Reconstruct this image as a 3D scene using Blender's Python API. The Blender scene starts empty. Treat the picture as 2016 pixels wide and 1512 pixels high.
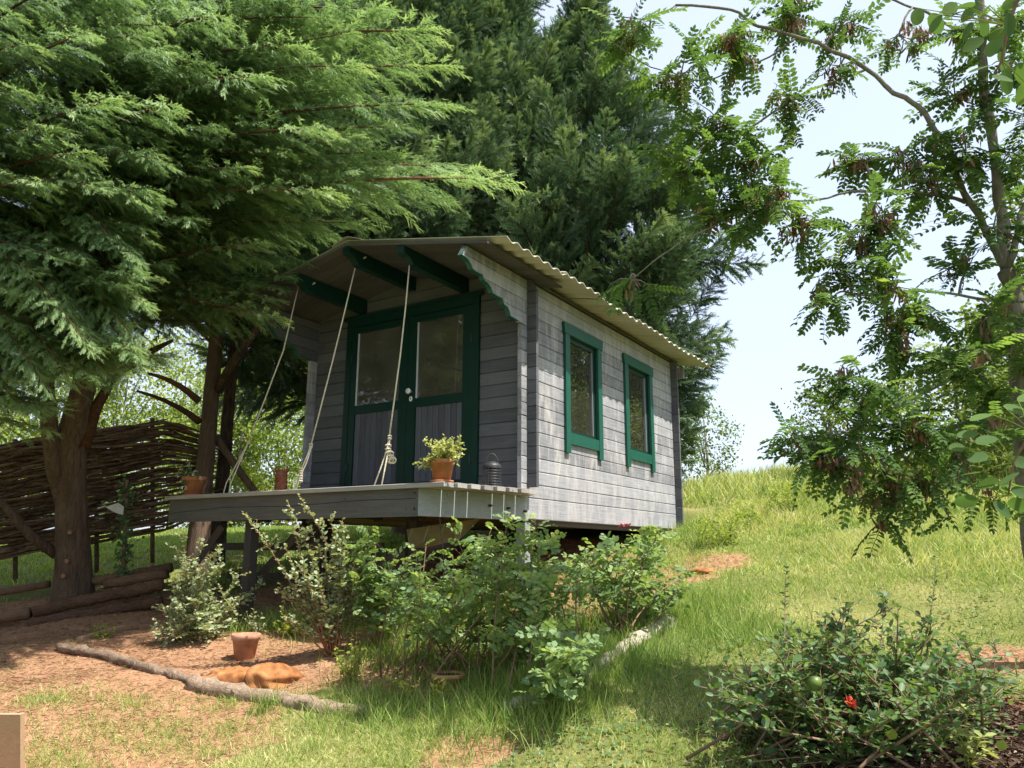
import bpy, math, random
import numpy as np
rng = np.random.default_rng(11)
random.seed(11)
SC = bpy.context.scene
COL = SC.collection

# ------------------------------------------------------------------ camera
CAM = np.array([3.8692, -6.4631, -.5955]); YAW, PIT, ROL, FPX = -.5597, .2142, .0045, 1493.749
_f = np.array([math.sin(YAW)*math.cos(PIT), math.cos(YAW)*math.cos(PIT), math.sin(PIT)])
_r = np.array([math.cos(YAW), -math.sin(YAW), 0.]); _u = np.cross(_r, _f)
_c, _s = math.cos(ROL), math.sin(ROL)
CR, CU, CF = _r*_c+_u*_s, _u*_c-_r*_s, _f
cam = bpy.data.objects.new('camera', bpy.data.cameras.new('camera')); COL.objects.link(cam)
from mathutils import Matrix, Vector
cam.matrix_world = Matrix(((CR[0], CU[0], -CF[0], CAM[0]), (CR[1], CU[1], -CF[1], CAM[1]), (CR[2], CU[2], -CF[2], CAM[2]), (0, 0, 0, 1)))
cam.data.lens = FPX/2016*36; cam.data.sensor_width = 36; cam.data.clip_end = 2000; cam.data.clip_start = .05
SC.camera = cam
# ------------------------------------------------------------------ light
SUN_EL, SUN_AZ = math.radians(64), math.radians(4)      # azimuth measured from +X towards +Y
sdir = Vector((math.cos(SUN_EL)*math.cos(SUN_AZ), math.cos(SUN_EL)*math.sin(SUN_AZ), math.sin(SUN_EL)))
w = bpy.data.worlds.new('World'); SC.world = w; w.use_nodes = True
nt = w.node_tree; nt.nodes.clear()
sk = nt.nodes.new('ShaderNodeTexSky'); sk.sky_type = 'NISHITA'; sk.sun_disc = False
sk.sun_elevation = SUN_EL; sk.sun_rotation = math.pi/2-SUN_AZ
sk.air_density = 1.0; sk.dust_density = 2.0; sk.ozone_density = 1.0; sk.altitude = 100
bg = nt.nodes.new('ShaderNodeBackground'); bg.inputs[1].default_value = .15
out = nt.nodes.new('ShaderNodeOutputWorld')
hz = nt.nodes.new('ShaderNodeMix'); hz.data_type = 'RGBA'; hz.inputs[0].default_value = .8; hz.inputs[7].default_value = (2.02, 2.24, 2.64, 1)   # thin bright summer haze over the whole sky
nt.links.new(sk.outputs[0], hz.inputs[6]); nt.links.new(hz.outputs[2], bg.inputs[0]); nt.links.new(bg.outputs[0], out.inputs[0])
sl = bpy.data.lights.new('sun', 'SUN'); sl.energy = 3.4; sl.angle = math.radians(.6); sl.color = (1, .95, .86)
so = bpy.data.objects.new('sun', sl); COL.objects.link(so)
so.rotation_euler = sdir.to_track_quat('Z', 'Y').to_euler(); so.location = (10, 0, 20)
vs = SC.view_settings; vs.view_transform = 'Standard'; vs.look = 'None'; vs.exposure = 1.55; vs.gamma = 1; vs.use_curve_mapping = False
SC.cycles.max_bounces = 8; SC.cycles.transparent_max_bounces = 12

# ------------------------------------------------------------------ helpers
def nrm(v):
    v = np.asarray(v, float); return v/np.maximum(np.linalg.norm(v, axis=-1, keepdims=True), 1e-9)
def ray(px, py): return CF+CR*(px-1008)/FPX-CU*(py-756)/FPX
def W(px, py, d): return CAM+ray(px, py)*d
def onx(px, py, X): d = ray(px, py); return CAM+d*(X-CAM[0])/d[0]
def ony(px, py, Y): d = ray(px, py); return CAM+d*(Y-CAM[1])/d[1]

class MB:
    def __init__(s): s.v = []; s.f = []; s.c = []; s.n = 0
    def add(s, v, f, c=.5):
        v = np.asarray(v, float).reshape(-1, 3)
        s.v.append(v); s.f += [tuple(int(i)+s.n for i in q) for q in f]
        s.c.append(np.full(len(v), c) if np.isscalar(c) else np.asarray(c)); s.n += len(v)
        return s
    def box(s, x0, x1, y0, y1, z0, z1):
        return s.add([(x0,y0,z0),(x1,y0,z0),(x1,y1,z0),(x0,y1,z0),(x0,y0,z1),(x1,y0,z1),(x1,y1,z1),(x0,y1,z1)],
              [(3,2,1,0),(4,5,6,7),(0,1,5,4),(1,2,6,5),(2,3,7,6),(3,0,4,7)])
    def obox(s, c, ax, ay, az):
        c, ax, ay, az = map(np.array, (c, ax, ay, az)); V = []
        for k in (-1, 1):
            for i, j in ((-1,-1),(1,-1),(1,1),(-1,1)): V.append(c+ax*i+ay*j+az*k)
        return s.add(V, [(3,2,1,0),(4,5,6,7),(0,1,5,4),(1,2,6,5),(2,3,7,6),(3,0,4,7)])
    def prism(s, pts, ax, a, b):
        m = {'x': lambda p, t: (t, p[0], p[1]), 'y': lambda p, t: (p[0], t, p[1]), 'z': lambda p, t: (p[0], p[1], t)}[ax]
        n = len(pts); V = [m(p, a) for p in pts]+[m(p, b) for p in pts]
        return s.add(V, [tuple(range(n))[::-1], tuple(range(n, 2*n))]+[(i, (i+1) % n, n+(i+1) % n, n+i) for i in range(n)])
    def tube(s, P, R, n=6, cap=True, rough=0., seed=0, c=.5, ridge=0.):
        P = np.asarray(P, float); m = len(P); R = np.broadcast_to(np.asarray(R, float), (m,))
        if ridge:                                        # resample finely so bark plates have real relief
            k = m*9; t0 = np.linspace(0, 1, m); t1 = np.linspace(0, 1, k); P = np.stack([np.interp(t1, t0, P[:, i]) for i in range(3)], -1); R = np.interp(t1, t0, R); m = k
        T = np.gradient(P, axis=0) if m > 2 else np.repeat([P[-1]-P[0]], m, 0)
        T = nrm(T); ref = np.array([0, 0, 1.]) if abs(T[0][2]) < .9 else np.array([1., 0, 0])
        A = nrm(np.cross(T, ref)); B = np.cross(T, A)
        th = np.arange(n)*2*math.pi/n
        rr = R[:, None]*np.ones((m, n))
        if rough: rr = rr*(1+rough*np.random.default_rng(seed).normal(size=(m, n)))
        if ridge:
            g_ = np.random.default_rng(seed+5); q_ = np.cumsum(g_.normal(size=(m, n)), 0)*.28+g_.normal(size=n)*1.2; q_ = np.tanh(q_-q_.mean(1, keepdims=True)); rr = rr*(1+ridge*q_+ridge*.35*g_.normal(size=(m, n)))
        V = P[:, None]+rr[..., None]*(A[:, None]*np.cos(th)[None, :, None]+B[:, None]*np.sin(th)[None, :, None])
        F = [(i*n+j, i*n+(j+1) % n, (i+1)*n+(j+1) % n, (i+1)*n+j) for i in range(m-1) for j in range(n)]
        if cap: F += [tuple(range(n))[::-1], tuple(range((m-1)*n, m*n))]
        return s.add(V.reshape(-1, 3), F, c)
    def lathe(s, prof, o=(0, 0, 0), n=28):
        m = len(prof); th = np.arange(n)*2*math.pi/n; V = []
        for r_, z_ in prof: V += [(o[0]+r_*math.cos(t), o[1]+r_*math.sin(t), o[2]+z_) for t in th]
        return s.add(V, [(i*n+j, i*n+(j+1) % n, (i+1)*n+(j+1) % n, (i+1)*n+j) for i in range(m-1) for j in range(n)])
    def build(s, name, mat, parent=None, smooth=False, kind=None):
        me = bpy.data.meshes.new(name); V = np.concatenate(s.v)
        me.from_pydata(V.tolist(), [], s.f); me.materials.append(mat)
        a = me.attributes.new('c', 'FLOAT', 'POINT'); a.data.foreach_set('value', np.concatenate(s.c).astype(np.float32))
        if smooth: me.polygons.foreach_set('use_smooth', np.ones(len(me.polygons), bool))
        o = bpy.data.objects.new(name, me); COL.objects.link(o)
        if parent: o.parent = parent
        if kind: o['kind'] = kind
        return o
def wmat(o):
    m_ = o.matrix_basis.copy()
    return wmat(o.parent) @ o.matrix_parent_inverse @ m_ if o.parent else m_
def put(o, parent):
    o.parent = parent; o.matrix_parent_inverse = wmat(parent).inverted()
    return o
def thing(name, label, cat, loc=(0, 0, 0), group=None):
    o = bpy.data.objects.new(name, None); COL.objects.link(o); o.location = [float(a) for a in loc]; o.empty_display_size = .1
    o['label'] = label; o['category'] = cat
    if group: o['group'] = group
    return o
def tag(o, label=None, cat=None, group=None, kind=None):
    if label: o['label'] = label
    if cat: o['category'] = cat
    if group: o['group'] = group
    if kind: o['kind'] = kind
    return o
def part(mb, name, mat, parent, smooth=False, kind=None): return put(mb.build(name, mat, None, smooth, kind), parent)

def trimesh(name, V, F, mat, c=None, parent=None, kind=None, smooth=False):
    V = np.asarray(V, np.float32); F = np.asarray(F, np.int32)
    me = bpy.data.meshes.new(name)
    me.vertices.add(len(V)); me.vertices.foreach_set('co', V.ravel())
    me.loops.add(F.size); me.loops.foreach_set('vertex_index', F.ravel())
    me.polygons.add(len(F)); me.polygons.foreach_set('loop_start', np.arange(len(F), dtype=np.int32)*F.shape[1])
    me.polygons.foreach_set('loop_total', np.full(len(F), F.shape[1], np.int32))
    if smooth: me.polygons.foreach_set('use_smooth', np.ones(len(F), bool))
    me.update(calc_edges=True)
    if c is not None:
        a = me.attributes.new('c', 'FLOAT', 'POINT'); a.data.foreach_set('value', np.asarray(c, np.float32))
    me.materials.append(mat)
    o = bpy.data.objects.new(name, me); COL.objects.link(o)
    if parent: put(o, parent)
    if kind: o['kind'] = kind
    return o
class Soup:
    """many small triangle clusters collected into one mesh"""
    def __init__(s): s.V = []; s.F = []; s.C = []; s.n = 0
    def raw(s, V, F, c):
        s.V.append(V); s.F.append(F+s.n); s.C.append(c); s.n += len(V)
    def scat(s, tpl, P, D, N, S, c, sx=1.):
        TV, TF = tpl; P = np.asarray(P, float).reshape(-1, 3); n = len(P)
        if n == 0: return
        D = nrm(np.broadcast_to(D, (n, 3))); N = np.broadcast_to(N, (n, 3)); X = nrm(np.cross(D, N)+1e-6); Z = np.cross(X, D)
        S = np.broadcast_to(S, (n,)); sx = np.broadcast_to(sx, (n,))
        V = P[:, None]+S[:, None, None]*(TV[None, :, 0:1]*X[:, None]*sx[:, None, None]+TV[None, :, 1:2]*D[:, None]+TV[None, :, 2:3]*Z[:, None])
        F = (TF[None]+np.arange(n)[:, None, None]*len(TV)).reshape(-1, TF.shape[1])
        c = np.broadcast_to(c, (n,)); tc = TV[:, 3] if TV.shape[1] > 3 else np.zeros(len(TV))
        s.raw(V.reshape(-1, 3), F, (c[:, None]+tc[None]).ravel())
    def build(s, name, mat, parent=None, kind='stuff'):
        return trimesh(name, np.concatenate(s.V), np.concatenate(s.F), mat, np.clip(np.concatenate(s.C), 0, 1), parent, kind)
def rvec(n, s=1.): return rng.normal(size=(n, 3))*s

# ------------------------------------------------------------------ materials
def mat(name):
    m = bpy.data.materials.new(name); m.use_nodes = True
    return m, m.node_tree, m.node_tree.nodes['Principled BSDF']
def N(nt, t, **k):
    n = nt.nodes.new(t)
    for a, b in k.items():
        if hasattr(n, a): setattr(n, a, b)
        else: n.inputs[a].default_value = b
    return n
def ramp(nt, src, stops, interp='LINEAR'):
    r = nt.nodes.new('ShaderNodeValToRGB'); r.color_ramp.interpolation = interp; e = r.color_ramp.elements
    while len(e) < len(stops): e.new(.5)
    for q, (p, c) in zip(e, stops): q.position = p; q.color = (*c, 1) if len(c) == 3 else c
    if src is not None: nt.links.new(src, r.inputs[0])
    return r.outputs[0]
def mix(nt, fac, a, b, mode='MIX'):
    m = nt.nodes.new('ShaderNodeMix'); m.data_type = 'RGBA'; m.blend_type = mode
    for i, v in ((0, fac), (6, a), (7, b)):
        if hasattr(v, 'is_linked') or hasattr(v, 'links'): nt.links.new(v, m.inputs[i])
        elif i == 0: m.inputs[0].default_value = v
        else: m.inputs[i].default_value = (*v, 1)
    return m.outputs[2]
def math_(nt, op, a, b=None):
    m = nt.nodes.new('ShaderNodeMath'); m.operation = op
    for i, v in ((0, a), (1, b)):
        if v is None: continue
        if isinstance(v, (int, float)): m.inputs[i].default_value = v
        else: nt.links.new(v, m.inputs[i])
    return m.outputs[0]
def coords(nt, scale=(1, 1, 1)):
    t = nt.nodes.new('ShaderNodeTexCoord'); mp = nt.nodes.new('ShaderNodeMapping'); mp.inputs['Scale'].default_value = scale
    nt.links.new(t.outputs['Object'], mp.inputs[0]); return mp.outputs[0]
def noise(nt, vec, scale, detail=4, rough=.55, dist=0):
    n = nt.nodes.new('ShaderNodeTexNoise'); n.inputs['Scale'].default_value = scale; n.inputs['Detail'].default_value = detail
    n.inputs['Roughness'].default_value = rough; n.inputs['Distortion'].default_value = dist
    if vec is not None: nt.links.new(vec, n.inputs['Vector'])
    return n.outputs['Fac']
def bump(nt, p, h, st=.3, dist=.01):
    b = nt.nodes.new('ShaderNodeBump'); b.inputs['Strength'].default_value = st; b.inputs['Distance'].default_value = dist
    nt.links.new(h, b.inputs['Height']); nt.links.new(b.outputs[0], p.inputs['Normal'])
def objrand(nt): return nt.nodes.new('ShaderNodeObjectInfo').outputs['Random']
def attr(nt, n='c'):
    a = nt.nodes.new('ShaderNodeAttribute'); a.attribute_name = n; return a.outputs['Fac']

def wood_mat(name, axis, dark, light, stain=None, stain_amt=.5, rough=.85):
    m, nt, p = mat(name)
    g = {'x': (1.2, 22, 22), 'y': (22, 1.2, 22), 'z': (22, 22, 1.2)}[axis]
    rnd = objrand(nt)
    gr = noise(nt, coords(nt, g), 2.2, 6, .65, .8)
    big = noise(nt, coords(nt, (1, 1, 1)), 1.7, 4, .6)
    f = math_(nt, 'ADD', math_(nt, 'MULTIPLY', gr, .75), math_(nt, 'ADD', math_(nt, 'MULTIPLY', rnd, .32), math_(nt, 'MULTIPLY', big, .35)))
    f = math_(nt, 'SUBTRACT', f, .22)
    col = ramp(nt, f, [(.12, dark), (.45, tuple((a+b)/2 for a, b in zip(dark, light))), (.8, light)])
    if stain:
        g2 = {'x': (5, 5, 1.2), 'y': (5, 5, 1.2), 'z': (3, 3, 3)}[axis]
        st = noise(nt, coords(nt, g2), 1.5, 6, .72, .6)
        col = mix(nt, ramp(nt, st, [(.47, (0, 0, 0)), (.68, (stain_amt,)*3)]), col, stain)
    kn = noise(nt, coords(nt, (6, 6, 6)), 2.6, 1, .4)
    col = mix(nt, ramp(nt, kn, [(.74, (0, 0, 0)), (.79, (.5,)*3)]), col, tuple(a*.45 for a in dark))
    nt.links.new(col, p.inputs['Base Color']); p.inputs['Roughness'].default_value = rough; p.inputs['Specular IOR Level'].default_value = .25
    bump(nt, p, gr, .35, .006)
    return m
G_D, G_L = (.13, .133, .145), (.37, .37, .385)
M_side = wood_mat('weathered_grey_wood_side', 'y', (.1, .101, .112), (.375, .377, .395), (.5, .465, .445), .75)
M_front = wood_mat('weathered_grey_wood_front_shaded', 'x', (.05, .051, .059), (.148, .15, .163), (.12, .115, .11), .3)  # same grey wood, darkened so its colour carries the porch shade
M_vert = wood_mat('weathered_grey_wood_vertical', 'z', (.1, .1, .11), (.27, .27, .285))
M_slat = wood_mat('blue_grey_slat_wood', 'z', (.045, .046, .055), (.13, .13, .148))
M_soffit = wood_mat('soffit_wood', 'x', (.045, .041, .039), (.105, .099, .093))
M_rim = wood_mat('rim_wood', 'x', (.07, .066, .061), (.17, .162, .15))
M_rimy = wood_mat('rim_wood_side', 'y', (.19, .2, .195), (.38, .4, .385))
M_deck = wood_mat('deck_board_wood', 'x', (.17, .155, .14), (.44, .41, .375))
M_raw = wood_mat('raw_wood', 'y', (.16, .1, .055), (.32, .21, .12))
M_plank = wood_mat('tan_plank_wood', 'x', (.34, .22, .13), (.5, .34, .21))
M_dark = wood_mat('dark_timber', 'z', (.035, .03, .027), (.09, .08, .07))

def paint_mat(name, col, wear):
    m, nt, p = mat(name)
    n = noise(nt, coords(nt, (14, 14, 3)), 2, 5, .6)
    c = mix(nt, ramp(nt, n, [(.35, (0, 0, 0)), (.75, (.55,)*3)]), col, wear)
    nt.links.new(c, p.inputs['Base Color']); p.inputs['Roughness'].default_value = .42; p.inputs['Specular IOR Level'].default_value = .4
    bump(nt, p, n, .12, .003); return m
M_green = paint_mat('shaded_green_paint', (.002, .024, .017), (.0035, .036, .026))  # dark copy of the green, porch shade put into the colour
M_greenlit = paint_mat('lit_weathered_green_paint', (.0055, .072, .048), (.02, .12, .083))  # lighter copy of the same green, daylight put into the colour

def simple(name, col, rough=.6, metal=0., var=.25, scale=8, bmp=.15, spec=.4, col2=None):
    m, nt, p = mat(name)
    n = noise(nt, coords(nt), scale, 5, .6)
    c = ramp(nt, n, [(.25, tuple(a*(1-var) for a in col)), (.75, col2 or tuple(min(1, a*(1+var)) for a in col))])
    nt.links.new(c, p.inputs['Base Color']); p.inputs['Roughness'].default_value = rough; p.inputs['Metallic'].default_value = metal
    p.inputs['Specular IOR Level'].default_value = spec
    if bmp: bump(nt, p, n, bmp, .01)
    return m
M_stub = simple('cut_wood', (.3, .17, .1), .9, 0, .4, 30, .3, .1)
M_roof = simple('cream_corrugated_sheet', (.41, .4, .315), .62, 0, .2, 4, .05)
M_terra = simple('terracotta', (.42, .17, .08), .8, 0, .3, 9, .12, .2)
M_terraw = simple('weathered_terracotta', (.43, .17, .085), .85, 0, .3, 11, .12, .2, (.56, .32, .22))
M_terrab = simple('buff_terracotta', (.44, .26, .12), .85, 0, .25, 11, .12, .2)
M_soil = simple('soil', (.09, .05, .032), .95, 0, .5, 40, .6, .1)
M_rope = simple('cream_rope', (.6, .54, .41), .95, 0, .35, 70, .8, .05)
M_white = simple('white_ceramic', (.75, .74, .7), .25, 0, .05, 5, 0)
M_metal = simple('dark_grey_metal', (.045, .045, .048), .5, .5, .25, 30, .05)
M_metall = simple('light_grey_metal', (.07, .07, .073), .5, .5, .2, 20, .05)
M_panel = simple('pale_grey_panel', (.5, .51, .54), .6, 0, .15, 14, .1)
M_rust = simple('red_brown_clay', (.3, .09, .05), .8, 0, .4, 25, .4, .2, (.52, .2, .11))
M_rock = simple('orange_rock', (.3, .1, .035), .95, 0, .55, 11, 1., .1, (.47, .22, .09))
M_olive = simple('olive_panel', (.17, .14, .07), .9, 0, .3, 6, .2)
M_inner = simple('interior_board', (.5, .41, .27), .8, 0, .1, 3, .05)
M_curt = simple('grey_curtain', (.3, .3, .32), .9, 0, .15, 5, 0)
M_cable = simple('cable', (.35, .35, .37), .6, 0, .1, 3, 0)
M_pink = simple('pink_petal', (.6, .1, .16), .6, 0, .2, 30, 0)
M_red = simple('red_petal', (.6, .07, .03), .6, 0, .2, 30, 0)
M_fruit = simple('green_fruit', (.1, .15, .03), .45, 0, .2, 20, 0)
M_daisy = simple('white_petal', (.75, .75, .72), .7, 0, .1, 30, 0)

def bark_mat(name, dark, light, s=(9, 9, 1.6), bm=.9):
    m, nt, p = mat(name)
    n = noise(nt, coords(nt, s), 2.2, 7, .7, 1.2); n2 = noise(nt, coords(nt), 3, 3, .5)
    f = math_(nt, 'ADD', math_(nt, 'MULTIPLY', n, .8), math_(nt, 'ADD', math_(nt, 'MULTIPLY', n2, .25), math_(nt, 'MULTIPLY', math_(nt, 'SUBTRACT', objrand(nt), .5), .26)))
    c = ramp(nt, f, [(.3, dark), (.7, light)])
    nt.links.new(c, p.inputs['Base Color']); p.inputs['Roughness'].default_value = .95; p.inputs['Specular IOR Level'].default_value = .1
    bump(nt, p, n, bm, .03); return m
M_barkc = bark_mat('conifer_bark', (.035, .024, .018), (.21, .145, .105), (14, 14, 1.8), 1.)
M_limbc = bark_mat('reddish_limb_bark', (.06, .032, .02), (.19, .1, .062), (8, 8, 8), .4)
M_barkl = bark_mat('locust_bark', (.09, .08, .065), (.3, .275, .235), (7, 7, 3), .6)
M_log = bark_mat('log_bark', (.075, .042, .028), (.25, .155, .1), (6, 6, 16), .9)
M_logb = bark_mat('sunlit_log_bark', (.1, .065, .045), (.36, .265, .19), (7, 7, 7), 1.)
M_logp = bark_mat('pale_log_bark', (.26, .22, .17), (.55, .48, .39), (6, 6, 9), .8)
M_stick = bark_mat('woven_stick_bark', (.04, .026, .02), (.27, .175, .13), (5, 5, 5), .4)
M_twig = bark_mat('twig_bark', (.12, .075, .05), (.3, .2, .14), (9, 9, 9), .2)
M_twigr = bark_mat('reddish_twig_bark', (.16, .07, .04), (.34, .18, .11), (9, 9, 9), .2)

def leaf_mat(name, stops, trans=.35, tcol=None, rough=.55, spec=.3, ov=0.):
    m, nt, p = mat(name)
    a = attr(nt); n = noise(nt, coords(nt), 1.3, 3, .6)
    f = math_(nt, 'ADD', math_(nt, 'MULTIPLY', a, .8), math_(nt, 'ADD', math_(nt, 'MULTIPLY', n, .2), math_(nt, 'MULTIPLY', math_(nt, 'SUBTRACT', objrand(nt), .3), ov)))
    col = ramp(nt, f, stops)
    nt.links.new(col, p.inputs['Base Color']); p.inputs['Roughness'].default_value = rough; p.inputs['Specular IOR Level'].default_value = spec
    tr = nt.nodes.new('ShaderNodeBsdfTranslucent')
    tc = mix(nt, 1., col, tcol or (1.35, 1.25, .6), 'MULTIPLY'); nt.links.new(tc, tr.inputs[0])
    ms = nt.nodes.new('ShaderNodeMixShader'); ms.inputs[0].default_value = trans
    nt.links.new(p.outputs[0], ms.inputs[1]); nt.links.new(tr.outputs[0], ms.inputs[2])
    o = nt.nodes['Material Output']; nt.links.new(ms.outputs[0], o.inputs[0]); return m
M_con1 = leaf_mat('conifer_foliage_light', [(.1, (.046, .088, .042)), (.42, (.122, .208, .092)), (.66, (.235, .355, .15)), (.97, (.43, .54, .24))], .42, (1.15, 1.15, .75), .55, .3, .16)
M_con2 = leaf_mat('conifer_foliage_dark', [(.1, (.022, .05, .03)), (.45, (.055, .105, .055)), (.7, (.115, .185, .088)), (.97, (.27, .35, .15))], .28, (1.1, 1.15, .8), .55, .3, .24)
M_loc = leaf_mat('locust_leaf', [(.1, (.05, .1, .038)), (.5, (.105, .185, .055)), (.8, (.185, .285, .075)), (.97, (.36, .4, .1))], .48, (1.25, 1.25, .65), .7, .12)
M_pod = leaf_mat('brown_seed_pod', [(.1, (.1, .055, .035)), (.6, (.26, .15, .095)), (.95, (.42, .27, .16))], .25, (1, .8, .6))
M_elae = leaf_mat('silvery_shrub_leaf', [(.1, (.14, .2, .11)), (.5, (.3, .37, .22)), (.95, (.56, .59, .4))], .35)
M_rose = leaf_mat('rose_leaf', [(.1, (.055, .11, .055)), (.45, (.14, .235, .105)), (.75, (.26, .37, .14)), (.97, (.42, .5, .2))], .45)
M_quin = leaf_mat('quince_leaf', [(.1, (.04, .088, .035)), (.5, (.095, .175, .062)), (.8, (.185, .28, .085)), (.97, (.36, .4, .13))], .38, None, .5, .35)
M_bgl = leaf_mat('sunny_broadleaf', [(.1, (.1, .15, .035)), (.5, (.2, .28, .055)), (.85, (.36, .42, .1)), (.97, (.5, .4, .15))], .45)
M_herb = leaf_mat('pale_herb_leaf', [(.1, (.2, .25, .07)), (.5, (.38, .43, .16)), (.95, (.62, .66, .36))], .35)
M_fern = leaf_mat('yellow_green_leaf', [(.1, (.16, .24, .05)), (.5, (.3, .38, .07)), (.95, (.55, .5, .13))], .4)
M_grass = leaf_mat('grass_blade', [(.05, (.07, .145, .03)), (.35, (.165, .28, .055)), (.6, (.34, .44, .115)), (.8, (.55, .545, .24)), (.97, (.7, .6, .36))], .4, (1.2, 1.15, .65), .6, .2)
M_litter = leaf_mat('dry_litter', [(.1, (.12, .07, .045)), (.42, (.31, .2, .125)), (.9, (.62, .48, .32))], .1, (1, .9, .8), .9, .1)
M_mulch = leaf_mat('shade_dark_leaf_mulch', [(.1, (.05, .03, .02)), (.5, (.13, .085, .06)), (.9, (.33, .25, .18))], .1, (1, .9, .8), .9, .1)  # mulch chips, with the shade under the bush put into their dark tone
M_gap = simple('dark_gap', (.03, .028, .027), .95, 0, .1, 3, 0)

def glass_mat(name, tint, veil=.06):  # diffuse share imitates the brownish reflection and haze on the panes
    m, nt, p = mat(name); nt.nodes.remove(p)
    tr = nt.nodes.new('ShaderNodeBsdfTransparent'); tr.inputs[0].default_value = (*tint, 1)
    gl = nt.nodes.new('ShaderNodeBsdfGlossy'); gl.inputs['Roughness'].default_value = .004; gl.inputs[0].default_value = (.95, .97, .97, 1)
    fr = nt.nodes.new('ShaderNodeFresnel'); fr.inputs[0].default_value = 1.52
    f = math_(nt, 'ADD', math_(nt, 'MULTIPLY', fr.outputs[0], 1.7), .02)
    ms = nt.nodes.new('ShaderNodeMixShader'); nt.links.new(f, ms.inputs[0]); nt.links.new(tr.outputs[0], ms.inputs[1]); nt.links.new(gl.outputs[0], ms.inputs[2])
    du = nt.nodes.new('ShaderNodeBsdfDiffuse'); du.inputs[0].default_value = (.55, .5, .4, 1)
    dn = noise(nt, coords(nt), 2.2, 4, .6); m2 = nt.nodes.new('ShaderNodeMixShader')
    nt.links.new(math_(nt, 'MULTIPLY', dn, veil), m2.inputs[0]); nt.links.new(ms.outputs[0], m2.inputs[1]); nt.links.new(du.outputs[0], m2.inputs[2])
    nt.links.new(m2.outputs[0], nt.nodes['Material Output'].inputs[0]); return m
M_glassd = glass_mat('hazed_door_glass', (.85, .87, .85), .13)
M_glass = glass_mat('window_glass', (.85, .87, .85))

# ------------------------------------------------------------------ terrain
_cp = [W(*q) for q in [(1008,1512,4.1),(300,1512,4.6),(20,1400,4.9),(20,1250,8.1),(145,1172,8.9),(482,1303,6.25),(882,1362,5.15),(900,1300,5.75),
   (600,1205,7.9),(1040,1190,7.35),(1320,1228,6.3),(1180,1315,5.3),(1100,1400,4.6),(1500,1500,3.9),(1900,1500,3.6),(1900,1250,5.8),(1700,1150,7.4),(1500,1150,7.6),
   (1400,1100,9),(1360,1035,11.1),(1700,1050,9.5),(1950,1100,7.5),(1700,960,13),(1450,950,16),(1700,915,17),(1950,930,14),(100,1130,10.4),(300,1110,11),(100,1060,20),(350,1045,22),(500,1040,24)]]
_cp += [np.array(q, float) for q in [(3.87,-6.46,-2.05),(6,-12,-2.7),(-6,-10,-2.0),(-3,4.3,-.34),(-3,0,-1.15),(-1.5,2,-.6),(-3,2,-.66),(-1.5,4,-.33),(9,-3,-1.2),(12,-8,-1.9),(-8,14,.1),(0,20,1.25),(8,22,1.35),(14,14,1.3),(22,6,.9),
   (-25,30,.4),(0,50,1.0),(40,40,.9),(50,0,0),(30,-40,-4),(-30,-40,-3),(-50,0,-.5),(-50,50,.5)]]
_cp = np.array(_cp)
def _phi(a, b): return np.sqrt(((a[:, None]-b[None])**2).sum(-1)+.3)
_n = len(_cp); _A = np.zeros((_n+3, _n+3)); _A[:_n, :_n] = _phi(_cp[:, :2], _cp[:, :2])-np.eye(_n)*.25
_A[:_n, _n] = 1; _A[:_n, _n+1:] = _cp[:, :2]; _A[_n:, :_n] = _A[:_n, _n:].T
_wt = np.linalg.solve(_A, np.r_[_cp[:, 2], 0, 0, 0])
def gz(x, y):
    x = np.atleast_1d(np.asarray(x, float)); y = np.atleast_1d(np.asarray(y, float)); sh = x.shape
    q = np.stack([x.ravel(), y.ravel()], -1); r_ = np.linalg.norm(q, axis=1); q = q*np.minimum(1, 55/np.maximum(r_, 1e-6))[:, None]
    z = _phi(q, _cp[:, :2])@_wt[:_n]+_wt[_n]+q@_wt[_n+1:]
    z += .018*np.sin(q[:, 0]*3.1+q[:, 1]*1.7)+.014*np.sin(q[:, 0]*5.3-q[:, 1]*4.1)
    return z.reshape(sh)
def g1(x, y): return float(gz(x, y)[0])
def hit(px, py):
    d = ray(px, py); t = np.linspace(2, 60, 1200); P = CAM+d*t[:, None]; b = P[:, 2]-gz(P[:, 0], P[:, 1])
    i = int(np.argmax(b < 0)) if (b < 0).any() else len(t)-1
    return P[i]
_un = np.linspace(-1, 1, 331); _ax = 26*_un+370*np.sign(_un)*np.abs(_un)**7
GX, GY = np.meshgrid(_ax, _ax+2, indexing='ij'); GZ = gz(GX, GY)
# where the bare earth is (planting bed, worn path): a mask that is a property of the place
_bl = [(hit(a, b), r_, s_) for a, b, r_, s_ in [(60,1440,.9,1.1),(250,1400,.8,1.2),(150,1300,.8,1.2),(350,1290,.6,1.2),(500,1330,.5,1.1),(80,1230,.9,1.1),(300,1220,.8,1.1),
    (480,1240,.6,1.1),(620,1290,.6,1.0),(760,1270,.6,1.0),(600,1200,1.,1.2),(800,1310,.5,.9),(960,1290,.4,.6),(560,1450,.22,.6),(900,1490,.25,.8),(1010,1470,.18,.6),(200,1490,.4,.8),(1330,1140,.36,.9),(1395,1105,.4,.9),(1240,1160,.4,.8),(1100,1200,.5,.7),
    (1960,1420,.35,1.1),(1850,1440,.35,1.2),(1960,1300,.3,.8),(1900,1500,.5,1.2),(1760,1470,.3,1.0)]]
_bl += [(np.array([-1.5, 1., 0]), 1.5, 1.6), (np.array([-2.5, -.5, 0]), 1., 1.3), (np.array([-.5, 1.5, 0]), .9, 1.2)]
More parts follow.
